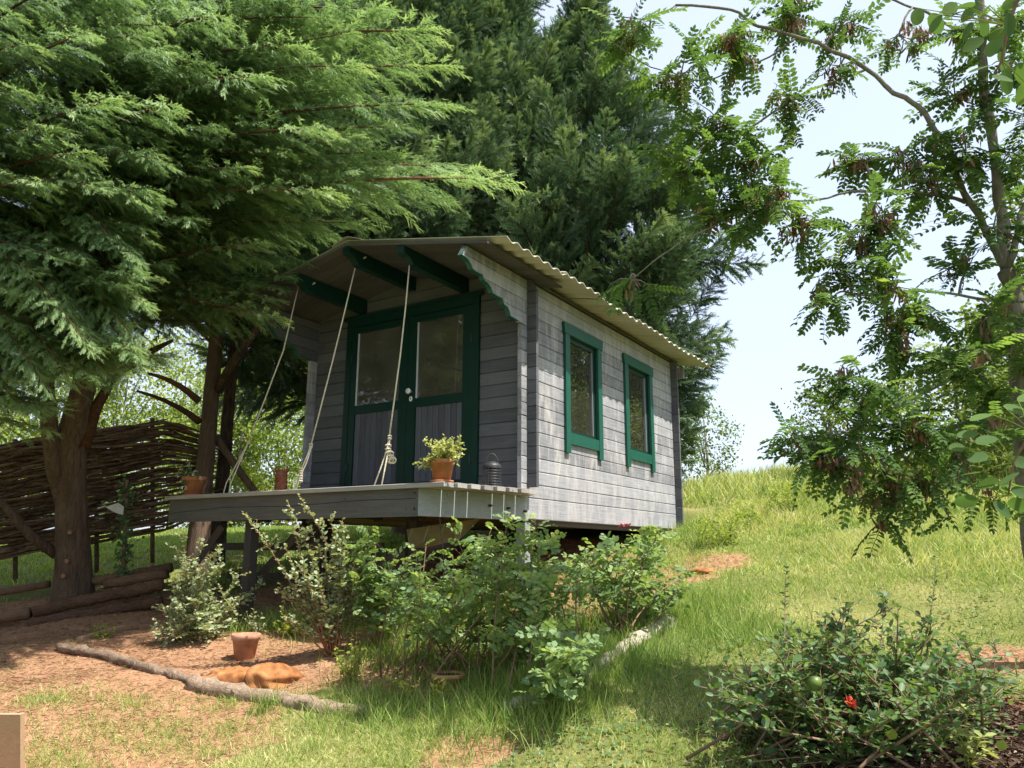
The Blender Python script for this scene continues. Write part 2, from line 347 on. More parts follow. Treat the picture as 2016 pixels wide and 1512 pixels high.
def dirt(x, y):
    x = np.asarray(x, float); y = np.asarray(y, float); s = np.zeros(x.shape)
    for p_, r_, a_ in _bl: s = np.maximum(s, a_*np.exp(-((x-p_[0])**2+(y-p_[1])**2)/(2*r_*r_)))
    s = s+.12*np.sin(x*7+np.sin(y*5)*1.5)*np.sin(y*6.3)
    return np.clip((s-.28)/.45, 0, 1)
_mulch_c = hit(1900, 1480)
n_ = len(_ax); idx = np.arange(n_*n_).reshape(n_, n_)
F = np.stack([idx[:-1, :-1], idx[1:, :-1], idx[1:, 1:], idx[:-1, 1:]], -1).reshape(-1, 4)
m, nt, p = mat('earth_and_turf'); M_ground = m
d_ = attr(nt); v = coords(nt)
n1 = noise(nt, v, 5, 6, .65); n2 = noise(nt, v, 38, 4, .7); n3 = noise(nt, v, 1.1, 3, .5)
earth = ramp(nt, math_(nt, 'ADD', math_(nt, 'MULTIPLY', n1, .5), math_(nt, 'MULTIPLY', n2, .5)), [(.25, (.15, .08, .046)), (.5, (.3, .165, .095)), (.75, (.42, .27, .165))])
turf = ramp(nt, math_(nt, 'ADD', math_(nt, 'MULTIPLY', n2, .5), math_(nt, 'MULTIPLY', n3, .5)), [(.3, (.07, .085, .025)), (.5, (.14, .15, .045)), (.72, (.32, .27, .12))])
c_ = mix(nt, ramp(nt, math_(nt, 'ADD', d_, math_(nt, 'MULTIPLY', math_(nt, 'SUBTRACT', n2, .5), .5)), [(.3, (0, 0, 0)), (.6, (1, 1, 1))]), turf, earth)
nt.links.new(c_, p.inputs['Base Color']); p.inputs['Roughness'].default_value = .97; p.inputs['Specular IOR Level'].default_value = .1
bump(nt, p, n2, .4, .02)
g = trimesh('ground', np.stack([GX, GY, GZ], -1).reshape(-1, 3), F, M_ground, dirt(GX, GY).ravel(), None, 'structure', True)

# ================================================================== cabin
H = .135; LEN = 4.212; WID = 3.0724; E_ = .11; TH = .045; ZT = 2.157; MID = -WID/2; SL = .2
def zroof(x): return ZT+.01+SL*(WID/2-abs(x-MID))          # underside of the soffit
cabin = thing('garden_cabin', 'grey weathered timber cabin with green double doors and corrugated cream roof', 'cabin', (0, 0, -.31))
def plank_prof(a0, a1, z0, z1, sgn):                        # cross section with chamfered outer edges; a1 is the outer face
    c = .007*sgn
    return [(a0, z0+.0015), (a1-c, z0+.0015), (a1, z0+.009), (a1, z1-.009), (a1-c, z1-.0015), (a0, z1-.0015)]
WINS = [(.785, 1.715), (2.42, 3.36)]
def side_rows(off): 
    r_ = [(-.31, off-.0)]
    z = off
    while z < ZT-.02: r_.append((z, min(z+H, ZT))); z += H
    return r_
# right-hand wall
sw = part(MB().box(-.085, -TH-.004, .05, .89, -.28, 2.12).box(-.085, -TH-.004, 1.61, 2.52, -.28, 2.12).box(-.085, -TH-.004, 3.25, LEN, -.28, 2.12)
          .box(-.085, -TH-.004, .892, 1.608, -.28, .62).box(-.085, -TH-.004, 2.522, 3.248, -.28, .62).box(-.085, -TH-.004, .892, 1.608, 1.8, 2.12).box(-.085, -TH-.004, 2.522, 3.248, 1.8, 2.12), 'side_wall', M_inner, cabin)
for z0, z1 in side_rows(-.1):
    spans = [(-E_, LEN+E_)]
    if z1 > .6 and z0 < 1.78:
        spans = [(-E_, .87), (1.63, 2.50), (3.27, LEN+E_)]
    if z0 < -.12: spans = [(0.02, LEN+E_)]
    if z0 > 1.65: spans = [(0, s[1]) if s[0] < 0 else s for s in spans]
    for a, b in spans:
        j = .0025*random.random()
        part(MB().prism(plank_prof(-TH, 0+j, z0, z1, 1), 'y', a, b), 'plank', M_side, sw)
# scalloped eave brackets: the upper logs run forward to carry the roof
def scallop():
    A = [(1857,395),(1430,155),(1400,215),(1425,235),(1452,262),(1468,292),(1478,322),(1510,343),(1548,362),(1560,400),(1590,425),(1608,455),(1620,490),(1655,512),(1690,530),(1700,570),(1725,590),(1738,618),(1748,655),(1775,670),(1800,685),(1857,690)]
    P = [onx(520+a*.2778, 440+b*.2778, 0)[1:] for a, b in A]
    P[0] = np.array([0., ZT]); P[1][1] = ZT-.002; P[-1] = np.array([0., 1.655]); return [tuple(q) for q in P]
sc_ = scallop()
def clip_poly(P, zlo, zhi):
    def cut(P, f):
        o = []
        for i in range(len(P)):
            a, b = P[i], P[(i+1) % len(P)]; fa, fb = f(a), f(b)
            if fa >= 0: o.append(a)
            if fa*fb < 0: t = fa/(fa-fb); o.append((a[0]+t*(b[0]-a[0]), a[1]+t*(b[1]-a[1])))
        return o
    P = cut(P, lambda q: q[1]-zlo); return cut(P, lambda q: zhi-q[1]) if len(P) > 2 else []
def brackets(wall, x0, x1, mat_):
    for z0, z1 in side_rows(-.1):
        if z1 <= 1.66: continue
        q = clip_poly(sc_, z0+.003, z1-.003)
        if len(q) > 2: part(MB().prism(q, 'x', x0, x1), 'plank', mat_, wall)
    low = sc_[1:21]; mb = MB()
    for (y0, z0), (y1, z1) in zip(low[:-1], low[1:]):
        t = nrm(np.array([y1-y0, z1-z0])); nn = np.array([t[1], -t[0]])
        if nn[1] > 0 or (abs(nn[1]) < .3 and nn[0] > 0): nn = -nn
        a, b = np.array([y0, z0]), np.array([y1, z1])
        mb.prism([tuple(a), tuple(b), tuple(b+nn*.008), tuple(a+nn*.008)], 'x', x0-.002, x1+.003)
    part(mb, 'bracket_edge', M_greenlit, wall)
brackets(sw, -TH, 0, M_side)
# left-hand wall
XL = -WID
lw = part(MB().box(XL+TH+.004, XL+.085, .05, .89, -.28, 2.12).box(XL+TH+.004, XL+.085, 1.61, 2.52, -.28, 2.12).box(XL+TH+.004, XL+.085, 3.25, LEN, -.28, 2.12)
          .box(XL+TH+.004, XL+.085, .892, 1.608, -.28, .62).box(XL+TH+.004, XL+.085, 2.522, 3.248, -.28, .62).box(XL+TH+.004, XL+.085, .892, 1.608, 1.8, 2.12).box(XL+TH+.004, XL+.085, 2.522, 3.248, 1.8, 2.12), 'left_wall', M_inner, cabin)
for z0, z1 in side_rows(-.1):
    a = 0 if z0 > 1.65 else (-E_ if z0 > -.12 else .02)
    for p0, p1 in ([(a, .87), (1.63, 2.5), (3.27, LEN+E_)] if z1 > .6 and z0 < 1.78 else [(a, LEN+E_)]):
        part(MB().prism(plank_prof(XL+TH, XL, z0, z1, -1), 'y', p0, p1), 'plank', M_side, lw)
for y0, y1 in WINS:  # unseen windows, added to let daylight into the cabin
    wd = part(MB().box(XL-.03, XL-.001, y0, y0+.105, .43, 1.773).box(XL-.03, XL-.001, y1-.105, y1, .43, 1.773).box(XL-.028, XL-.001, y0+.107, y1-.107, .535, .66).box(XL-.03, XL-.001, y0-.03, y1+.03, 1.775, 1.9), 'window', M_greenlit, cabin)
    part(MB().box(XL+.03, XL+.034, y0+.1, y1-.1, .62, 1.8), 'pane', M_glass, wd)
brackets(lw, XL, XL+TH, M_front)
# front wall
DX0, DX1, DZ = -2.512, -.58, 2.06
fw = part(MB().box(-3.0, DX0+.06, TH+.004, .085, -.0, 2.12).box(DX1-.06, -.09, TH+.004, .085, 0, 2.12).box(DX0+.062, DX1-.062, TH+.004, .085, 2.0, 2.12), 'front_wall', M_inner, cabin)
def xat(z): return (z-ZT-.01)/SL
z = 0.
while z < 2.46:
    z0, z1 = z, z+H
    if z0 < DZ-.02:
        z1c = z1
        for a, b in ((XL-E_, DX0+.015), (DX1-.015, E_)):
            if z0 >= 2.0: continue
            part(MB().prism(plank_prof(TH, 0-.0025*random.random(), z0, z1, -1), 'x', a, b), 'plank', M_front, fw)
    if z0 >= 2.0:
        def edge(zz): return max(-E_, xat(zz-.002)) if zz > ZT else -E_
        a0, a1 = XL+edge(z0), XL+edge(min(z1, 2.47)); b0, b1 = -edge(z0), -edge(min(z1, 2.47))
        if z1 > 2.47: z1 = 2.462
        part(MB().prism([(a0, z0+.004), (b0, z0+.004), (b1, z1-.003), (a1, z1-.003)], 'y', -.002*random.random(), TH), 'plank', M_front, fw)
    z += H
# rear wall
rw = part(MB().box(-3.0, -.09, LEN-.085, LEN-TH-.004, -.28, 2.12), 'rear_wall', M_inner, cabin)
for z0, z1 in [(-.31, 0)]+[(k*H, min(k*H+H, ZT)) for k in range(16)]:
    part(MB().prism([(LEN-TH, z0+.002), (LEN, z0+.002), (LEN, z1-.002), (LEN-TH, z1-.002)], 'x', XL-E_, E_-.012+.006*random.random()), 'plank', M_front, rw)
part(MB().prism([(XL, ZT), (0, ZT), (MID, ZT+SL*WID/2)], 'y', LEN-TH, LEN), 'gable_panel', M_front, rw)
fl = part(MB().box(-3.02, -.05, .06, LEN-.05, -.06, -.02), 'floor', M_inner, cabin)
part(MB().prism([(-2.98, zroof(-2.98)-.03), (MID, zroof(MID)-.03), (-.09, zroof(-.09)-.03), (-.09, zroof(-.09)-.012), (MID, zroof(MID)-.012), (-2.98, zroof(-2.98)-.012)], 'y', .09, LEN-.09), 'ceiling', M_inner, cabin)
bm_ = MB()
for y in (.1, 1.1, 2.1, 3.1, 4.05): bm_.box(-3.0, -.06, y, y+.07, -.26, -.07)
part(bm_, 'floor_joist', M_raw, cabin)
part(MB().box(-.16, -.03, .03, LEN, -.36, -.3105), 'sill_beam', M_dark, cabin)

# windows of the right-hand wall
for y0, y1 in WINS:
    wd = part(MB().box(-.08, .004, y0+.085, y0+.115, .62, 1.8).box(-.08, .004, y1-.115, y1-.085, .62, 1.8).box(-.08, .004, y0+.116, y1-.116, .62, .65).box(-.08, .004, y0+.116, y1-.116, 1.77, 1.8), 'window', M_green, cabin)
    part(MB().prism([(y0-.02, 1.775), (y1+.02, 1.775), (y1+.035, 1.9), (y0-.035, 1.9)], 'x', .004, .04), 'head_trim', M_greenlit, wd)
    for a, b in ((y0, y0+.105), (y1-.105, y1)): part(MB().box(.005, .034, a, b, .43, 1.773), 'side_trim', M_greenlit, wd)
    part(MB().prism([(y0+.107, .535), (y1-.107, .535), (y1-.107, .66), (y0+.107, .66)], 'x', .005, .03), 'bottom_trim', M_greenlit, wd)
    sa, sb = y0+.117, y1-.117
    sh = part(MB().box(-.05, -.012, sa, sa+.05, .652, 1.768).box(-.05, -.012, sb-.05, sb, .652, 1.768).box(-.05, -.012, sa+.051, sb-.051, .652, .7).box(-.05, -.012, sa+.051, sb-.051, 1.72, 1.768), 'sash', M_green, wd)
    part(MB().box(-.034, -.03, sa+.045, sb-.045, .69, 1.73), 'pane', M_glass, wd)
    part(MB().box(-.03, -.012, sb-.066, sb-.052, .702, 1.718), 'glazing_bead', M_vert, wd)
    cu = MB(); yy = np.linspace(sb-.28, sb+.06, 40)
    xx = -.17+.022*np.sin((yy-sb)*70)
    V = [(x, y, z) for z in (.4, 1.85) for x, y in zip(xx, yy)]
    cu.add(V, [(i, i+1, 40+i+1, 40+i) for i in range(39)]); part(cu, 'curtain', M_curt, wd, True)

# double door
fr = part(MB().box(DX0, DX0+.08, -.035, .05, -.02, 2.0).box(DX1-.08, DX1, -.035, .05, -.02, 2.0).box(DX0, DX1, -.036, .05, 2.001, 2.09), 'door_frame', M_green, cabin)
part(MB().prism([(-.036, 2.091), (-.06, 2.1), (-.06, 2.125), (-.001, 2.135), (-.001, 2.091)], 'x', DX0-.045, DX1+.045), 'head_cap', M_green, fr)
for a, b, ga, gb in ((DX0+.083, -1.552, -2.335, -1.672), (-1.548, DX1-.083, -1.428, -.79)):
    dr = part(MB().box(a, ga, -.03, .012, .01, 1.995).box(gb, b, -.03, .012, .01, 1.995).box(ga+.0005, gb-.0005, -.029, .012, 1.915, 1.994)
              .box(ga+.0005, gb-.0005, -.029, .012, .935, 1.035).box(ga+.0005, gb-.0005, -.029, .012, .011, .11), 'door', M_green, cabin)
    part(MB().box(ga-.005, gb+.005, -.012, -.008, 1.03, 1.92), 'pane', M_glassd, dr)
    bd = .006
    part(MB().box(ga, ga+.014, -.026, -.0125, 1.036, 1.914), 'glazing_bead', M_panel, dr)
    nsl = 8; ww = (gb-ga)/nsl
    for k in range(nsl):
        part(MB().prism([(ga+k*ww+.002, 0), (ga+k*ww+.002, -.012), (ga+k*ww+.011, -.019), (ga+k*ww+ww-.011, -.019), (ga+k*ww+ww-.002, -.012), (ga+k*ww+ww-.002, 0)], 'z', .112, .934), 'slat', M_slat, dr)
    hx = a+.012 if a < -2 else b-.012
    hg = MB()
    for zz in (1.62, .32): hg.tube([(hx, -.036, zz-.05), (hx, -.036, zz+.05)], .008, 8)
    part(hg, 'hinge', M_metal, dr)
    if a > -2:
        kx = -1.49
        kn = part(MB().lathe([(0, 0), (.014, .002), (.014, .03), (.03, .04), (.034, .052), (.028, .066), (0, .072)], (0, 0, 0), 16), 'knob', M_white, dr, True)
        kn.data.transform(Matrix.Translation((kx, -.03, 1.115)) @ Matrix.Rotation(math.pi/2, 4, 'X'))
        part(MB().prism([(kx+.022*math.cos(t), 1.035+.03*math.sin(t)) for t in np.linspace(0, 6.283, 17)[:-1]], 'y', -.035, -.0302), 'keyhole_plate', M_white, dr)
        part(MB().box(kx-.004, kx+.004, -.0365, -.0352, 1.022, 1.05), 'keyhole', M_gap, dr)

# roof
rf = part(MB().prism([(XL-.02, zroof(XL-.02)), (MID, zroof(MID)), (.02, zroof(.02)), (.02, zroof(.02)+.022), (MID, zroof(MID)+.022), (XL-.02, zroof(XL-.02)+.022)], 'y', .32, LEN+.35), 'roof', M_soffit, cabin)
for sgn in (-1, 1):
    for k in range(12):
        y0 = -1.125+k*.12
        xs = [MID+sgn*.001, MID+sgn*(WID/2+.25)]
        P = [(x, zroof(x)) for x in xs]; P += [(x, z_+.02) for x, z_ in P[::-1]]
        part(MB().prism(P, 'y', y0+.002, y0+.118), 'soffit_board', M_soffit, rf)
WAVE = .19
def sheet(sgn, y0, y1, x_in, x_out, lift):
    ny = int((y1-y0)/WAVE*8)+1; ys = np.linspace(y0, y1, ny); V = []; 
    for k, off in enumerate((0, -.007)):
        for x in (x_in, (x_in+x_out)/2, x_out):
            for y in ys:
                zz = zroof(MID+sgn*x)+.055+.0175*math.sin(2*math.pi*y/WAVE)+off+lift*(1+.6*(x > x_in))
                V.append((MID+sgn*x, y, zz))
    Fq = []; n3_ = 3*ny
    for k in range(2):
        for a in range(2):
            for i in range(ny-1):
                q = (k*n3_+a*ny+i, k*n3_+a*ny+i+1, k*n3_+(a+1)*ny+i+1, k*n3_+(a+1)*ny+i); Fq.append(q if k else q[::-1])
    for a in (0, 2):
        for i in range(ny-1): Fq.append((a*ny+i, a*ny+i+1, n3_+a*ny+i+1, n3_+a*ny+i))
    for i in (0, ny-1):
        for a in range(2): Fq.append((a*ny+i, (a+1)*ny+i, n3_+(a+1)*ny+i, n3_+a*ny+i))
    part(MB().add(V, Fq), 'corrugated_sheet', M_roof, rf, False)
ys_ = [-1.09, .0, .95, 1.92, 2.88, 3.84, 4.72]
for sgn in (-1, 1):
    for i, (a, b) in enumerate(zip(ys_[:-1], ys_[1:])):
        sheet(sgn, a, b+(.05 if i < 5 else 0), .0, WID/2+.44+random.uniform(-.012, .012), .012*(i % 2)+random.uniform(0, .006))
rc = []
for x, dz in ((-.2, .0), (-.1, .025), (-.03, .04), (.03, .04), (.1, .025), (.2, .0)): rc.append((MID+x, zroof(MID)-abs(x)*SL+.085+dz*.6))
rc += [(x, z_-.008) for x, z_ in rc[::-1]]
part(MB().prism(rc, 'y', -1.11, 4.74), 'ridge_cap', M_roof, rf)
# green rafter tails under the porch roof
for bx in (MID-.745, MID, MID+.745):
    zt = zroof(bx)-.004; hh = .165 if bx != MID else .16
    P = [(-1.1, zt), (.0, zt), (.0, zt-hh), (-.9, zt-hh), (-.95, zt-hh+.012), (-.99, zt-hh+.05), (-1.025, zt-hh+.075), (-1.07, zt-hh+.085), (-1.1, zt-hh+.1)]
    if bx == MID: P = [(a, b-.0) for a, b in P]
    rb = part(MB().prism(P, 'x', bx-.045, bx+.045), 'rafter_beam', M_green, cabin)
    if bx < MID+.1:
        q = np.array([bx+.046, -.87, zt-.045]); part(MB().tube([q, q+[.02, 0, 0], q+[.03, -.01, -.015], q+[.022, -.035, -.03]], .006, 6), 'hook', M_rope, rb)
part(MB().box(XL, .15, LEN+.112, LEN+.17, 1.93, 2.1), 'rear_purlin', M_side, cabin)

# deck
XR, YD, XLD, RT, RB = -.303, -1.317, -3.783, -.0866, -.325
dk = part(MB().add([(XLD, YD, RB), (XR, YD, RB), (XR, YD+.045, RB), (XLD, YD+.045, RB), (XLD, YD, RT), (XR, YD, RT), (XR, YD+.045, RT), (XLD, YD+.045, RT)],
     [(3,2,1,0),(4,5,6,7),(0,1,5,4),(1,2,6,5),(2,3,7,6),(3,0,4,7)]), 'deck', M_rim, cabin)
part(MB().prism([(XR+.002, YD+.002), (.003, .018), (-.042, .02), (XR-.045, YD+.047)], 'z', RB+.004, RT-.001), 'rim_beam', M_rimy, dk)
jb = MB()
for x in (-3.7, -3.1, -2.5, -1.9, -1.3, -.75): jb.box(x, x+.05, YD+.047, -.004, RB+.04, RT-.002)
part(jb, 'deck_joist', M_dark, dk)
nb = 9; bw = (1.36)/nb
ends = [.02, .06, .26, .03, .045, .06, .05, .055, .05]
b_px = [900, 944, 950, 968, 996, 1014, 1034, 1040, 1042]
for k in range(nb):
    y0 = -1.365+k*bw; ym = y0+bw/2
    x1 = float(ony(b_px[k], 950, y0)[0])
    rimx = XR+(0-XR)*(ym-YD)/(-YD)
    x1 = min(max(x1, rimx+.02), rimx+.3)
    if y0+bw > -.12: x1 = min(x1, .1)
    a, b = y0+.005, min(y0+bw-.005, -.004)
    part(MB().prism([(a, -.0855), (b, -.0855), (b, -.05), (b-.005, -.045), (a+.005, -.045), (a, -.05)], 'x', XLD-.03-random.uniform(0, .03), x1), 'deck_board', M_deck, dk)
part(MB().tube([(XR-.035, YD-.006, -.125), (XR-.035, YD+.01, -.125)], .011, 8), 'bolt', M_metal, dk)
part(MB().tube([(XR-.035, YD-.006, -.26), (XR-.035, YD+.01, -.26)], .011, 8), 'bolt', M_metal, dk)
for t_, zz in ((.62, -.2), (.8, -.215), (.97, -.235)):
    q = np.array([XR*(1-t_), YD*(1-t_), zz]); part(MB().tube([q, q+np.array([.035, -.008, 0])], .012, 8), 'bolt', M_metall, dk)
# cracks in the fascia
cr = MB(); xs = np.linspace(XLD+.02, XR-.02, 50); zz = -.225+.012*np.cumsum(rng.normal(size=50))*.35
zz = np.interp(xs, [XLD, -2.9, -2., -1, XR], [-.235, -.195, -.2, -.17, -.165])+.35*(zz-zz.mean())
cr.add([(x, YD-.0012, z_+s*.0035) for s in (-1, 1) for x, z_ in zip(xs, zz)], [(i, i+1, 51+i, 50+i) for i in range(49)]); part(cr, 'crack', M_gap, dk)
# supports
def post(x, y, ztop, w, m_, nm='support_post'):
    z0 = g1(x, y)-.1; part(MB().box(x-w, x+w, y-w, y+w, z0, ztop), nm, m_, cabin)
post(-.02, -.04, -.345, .05, M_rimy); post(-1.6, .2, -.27, .05, M_dark); post(-2.9, .2, -.27, .05, M_dark); post(-2.6, -1.15, -.33, .05, M_dark); post(-.9, -.6, -.33, .045, M_dark)
post(-1.5, 2.2, -.27, .06, M_dark)
for a, b in (((-3.0, -1.2, -.36), (-3.55, -1.15, -.85)), ((-2.75, -.9, -.9), (-2.1, -.9, -.36))):
    part(MB().tube([a, b], .05, 4), 'brace', M_dark, cabin)
part(MB().box(-3.9, -1.2, -.75, -.7, -.62, -.54), 'cross_beam', M_dark, cabin)
part(MB().box(-3.9, -1.2, -.4, -.35, -.95, -.87), 'cross_beam', M_dark, cabin)

print('cabin done')
# ================================================================== foliage templates  (x across, y along, z normal, colour offset)
def T(v, f): return np.array(v, float), np.array(f, int)
LEAF2 = T([(0,0,0,0), (.24,.45,.05,0), (0,1,-.06,0), (-.24,.45,.05,0)], [(0,1,2), (0,2,3)])
LEAF4 = T([(0,0,0,0), (.22,.25,.06,0), (.24,.65,.05,0), (0,1,-.05,0), (-.24,.65,.05,0), (-.22,.25,.06,0)], [(0,1,2), (0,2,3), (0,3,4), (0,4,5)])
LEAFR = T([(0,0,0,0), (.34,.3,.07,0), (.36,.68,.06,0), (0,1,0,0), (-.36,.68,.06,0), (-.34,.3,.07,0)], [(0,1,2), (0,2,3), (0,3,4), (0,4,5)])
LEAFO = T([(0,0,0,0)]+[(math.sin(a)*.3, .5-.5*math.cos(a), .05*math.sin(a)**2-.04*(1-math.cos(a)), 0) for a in np.linspace(.35, math.pi-.18, 7)]+[(0,1,-.08,0)]+[(-math.sin(a)*.3, .5-.5*math.cos(a), .05*math.sin(a)**2-.04*(1-math.cos(a)), 0) for a in np.linspace(math.pi-.18, .35, 7)]+[(0,.5,-.05,-.03)], [(i, i+1, 16) for i in range(15)]+[(15, 0, 16)])
def combine(items):
    V, F, n = [], [], 0
    for v, f in items: V.append(v); F.append(f+n); n += len(v)
    return np.concatenate(V), np.concatenate(F)
def place(t, o, d, nn, s, dc=0., sx=1.):
    v, f = t; d = nrm(d); x = nrm(np.cross(d, nn)); z = np.cross(x, d)
    q = np.array(o)+s*(v[:, 0:1]*x*sx+v[:, 1:2]*d+v[:, 2:3]*z)
    return np.c_[q, v[:, 3]+dc], f
def pinnate(n, ll, leaf, droop=.25, seed=0, spread=62):
    r_ = np.random.default_rng(seed); it = []
    yz = lambda t: np.array([0, t, -droop*t*t])
    ts = np.linspace(.14, .95, n)
    st = []
    for t in ts:
        for sd in (-1, 1):
            a = math.radians(spread+r_.normal()*7)
            it.append(place(leaf, yz(t), (sd*math.sin(a), math.cos(a), -.25+r_.normal()*.14), (r_.normal()*.15, 0, 1), ll*(.85+.25*math.sin(t*3))*r_.uniform(.9, 1.1), r_.normal()*.05))
    it.append(place(leaf, yz(.96), (0, 1, -.4), (0, 0, 1), ll))
    a = [yz(t) for t in (0, .35, .7, 1)]
    V = []; 
    for q in a: V += [(-.008, q[1], q[2], -.2), (.008, q[1], q[2], -.2)]
    it.append(T(V, [(0, 1, 3), (0, 3, 2), (2, 3, 5), (2, 5, 4), (4, 5, 7), (4, 7, 6)]))
    return combine(it)
LOC = [pinnate(8, .185, LEAF4, d, i) for i, d in enumerate((.1, .25, .4, .15, .55, .3))]
LOCL = [pinnate(7, .185, LEAF2, d, i+9) for i, d in enumerate((.1, .3, .5))]
ROSE = [pinnate(3, .42, LEAFR, d, i+20, 55) for i, d in enumerate((.1, .25, .4))]
def spray(seed, n=6, w=.03, L=.42, ang=33, curl=.15):
    r_ = np.random.default_rng(seed); V = []; F_ = []
    def tri(b, t, ww, c0, c1):
        d = nrm(t-b); x = nrm(np.cross(d, (0, 0, 1.)))*ww; k = len(V)
        V.extend([(*(b-x), c0), (*(b+x), c0), (*t, c1)]); F_.append((k, k+1, k+2))
    ax = lambda t: np.array([0, t, -curl*t*t])
    tri(ax(0), ax(1.05), w*.9, -.12, .12)
    for i in range(n):
        t = .08+.82*i/n
        for sd in (-1, 1):
            a = math.radians(ang+r_.normal()*9); l = L*(1-.45*t)*r_.uniform(.75, 1.15)
            d = np.array([sd*math.sin(a), math.cos(a), -.25+r_.normal()*.3])
            tt = t+r_.uniform(-.03, .05)
            tri(ax(tt), ax(tt)+d*l, w*1.1, -.08+.12*t, .1+.1*t)
            b2 = ax(tt)+d*l*.45; a2 = math.radians(ang*2*sd); d2 = np.array([sd*math.sin(a*.15), math.cos(a*.15), d[2]-.2])
            tri(b2, b2+d2*l*.5, w*.9, 0, .14)
    return T(V, F_)
SPR = [spray(i) for i in range(5)]
SPRL = [spray(i+40, 4, .05, .5, 36) for i in range(4)]

def bez(a, c, b, t): t = t[:, None]; return (1-t)**2*a+2*t*(1-t)*c+t*t*b
UP = np.array([0, 0, 1.])
def bough(soup, base, tip, arch=.25, side=.7, step=.085, sl=.2, droop=.5, t0=.15, bright=.0, tpl=SPR, wood=None, wr=.02, flat=.25, tipglow=.25):
    base, tip = np.array(base, float), np.array(tip, float); L = np.linalg.norm(tip-base); ctrl = (base+tip)/2+UP*arch*L
    n = max(5, int(L*(1-t0)/step)); t = np.linspace(t0, 1, n); A = bez(base, ctrl, tip, t); Tn = nrm(np.gradient(A, axis=0))
    S = nrm(np.cross(Tn, UP)+rng.normal(size=(n, 3))*.08)
    Ps, Ds, Ns, Ss, Cs = [], [], [], [], []
    for i in range(n):
        for sd in (-1, 1):
            prof = min(1., (1-t[i])*1.5+.12)*min(1, .5+(t[i]-t0)*2.2)
            l = side*prof*rng.uniform(.55, 1.1)
            an = math.radians(rng.uniform(32, 58)); d = nrm(Tn[i]*math.cos(an)+S[i]*sd*math.sin(an)+UP*rng.normal()*flat)
            k = max(1, int(l/(sl*.42))); s = (np.arange(k)+rng.uniform(.2, .7))/k*l
            P = A[i]+d*s[:, None]-UP*(droop*s*s)[:, None]
            dd = nrm(d-UP*(2*droop*s)[:, None]*.9+rvec(k, .12)); 
            Ps.append(P); Ds.append(nrm(dd+Tn[i]*rng.uniform(0, .5, (k, 1)))); Ns.append(UP+S[i]*sd*.2+rvec(k, .35)); Ss.append(sl*rng.uniform(.75, 1.25, k))
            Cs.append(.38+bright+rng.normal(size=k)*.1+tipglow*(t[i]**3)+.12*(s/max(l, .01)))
    k = max(3, int(.5/step)); tt = np.linspace(.86, 1, k)
    P = bez(base, ctrl, tip, tt); Ps.append(P); Ds.append(np.repeat([Tn[-1]], k, 0)+rvec(k, .14)); Ns.append(UP+rvec(k, .3)); Ss.append(np.full(k, sl*1.05)); Cs.append(np.full(k, .5+bright+tipglow))
    P = np.concatenate(Ps); D = np.concatenate(Ds); Nn = np.concatenate(Ns); Sx = np.concatenate(Ss); C = np.concatenate(Cs)
    pick = rng.integers(0, len(tpl), len(P))
    for j in range(len(tpl)):
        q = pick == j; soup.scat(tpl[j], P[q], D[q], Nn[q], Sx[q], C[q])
    if wood is not None:
        t = np.linspace(0, .93, 9); wood.tube(bez(base, ctrl, tip, t), wr*(1-t*.85), 5)
# bough templates: one mesh (foliage and its wood) shared by many boughs
def bough_mesh(seed, L, side, step, sl, droop, flat, glow, tpl, wr, fmat, arch=.06):
    global rng
    keep = rng; rng = np.random.default_rng(seed+100); s = Soup(); wd = MB()
    bough(s, (0, 0, 0), (0, L, 0), arch, side, step, sl, droop, .03, .0, tpl, wd, wr, flat, glow)
    rng = keep; V = np.concatenate(s.V); F_ = np.concatenate(s.F); C = np.clip(np.concatenate(s.C), 0, 1)
    WV = np.concatenate(wd.v); wf = []
    for q in wd.f:
        for k in range(1, len(q)-1): wf.append((q[0], q[k], q[k+1]))
    nF = len(F_); F2 = np.r_[F_, np.array(wf)+len(V)]
    o = trimesh('bough', np.r_[V, WV], F2, fmat, np.r_[C, np.full(len(WV), .5)]); me = o.data; me.materials.append(M_limbc)
    mi = np.zeros(len(F2), np.int32); mi[nF:] = 1; me.polygons.foreach_set('material_index', mi)
    bpy.data.objects.remove(o); return me
def spawn(me, name, parent, pinv, pos, d, nn, s):
    d = nrm(d); x = nrm(np.cross(d, nn)); z = np.cross(x, d)
    o = bpy.data.objects.new(name, me); COL.objects.link(o); o.parent = parent; o.matrix_parent_inverse = pinv
    sx, sy, sz = (s, s, s) if np.isscalar(s) else s
    o.matrix_basis = Matrix(((x[0]*sx, d[0]*sy, z[0]*sz, pos[0]), (x[1]*sx, d[1]*sy, z[1]*sz, pos[1]), (x[2]*sx, d[2]*sy, z[2]*sz, pos[2]), (0, 0, 0, 1)))
    return o
SPRF = [spray(i+70, 5, .024, .42, 30) for i in range(4)]      # fine sprays
SPRB = [spray(i+90, 5, .036, .46, 32) for i in range(4)]
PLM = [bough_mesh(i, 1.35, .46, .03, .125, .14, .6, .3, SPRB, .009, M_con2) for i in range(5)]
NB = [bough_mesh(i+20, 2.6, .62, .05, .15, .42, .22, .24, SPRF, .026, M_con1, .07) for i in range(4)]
print('bough tris', [len(p_.polygons) for p_ in PLM+NB])

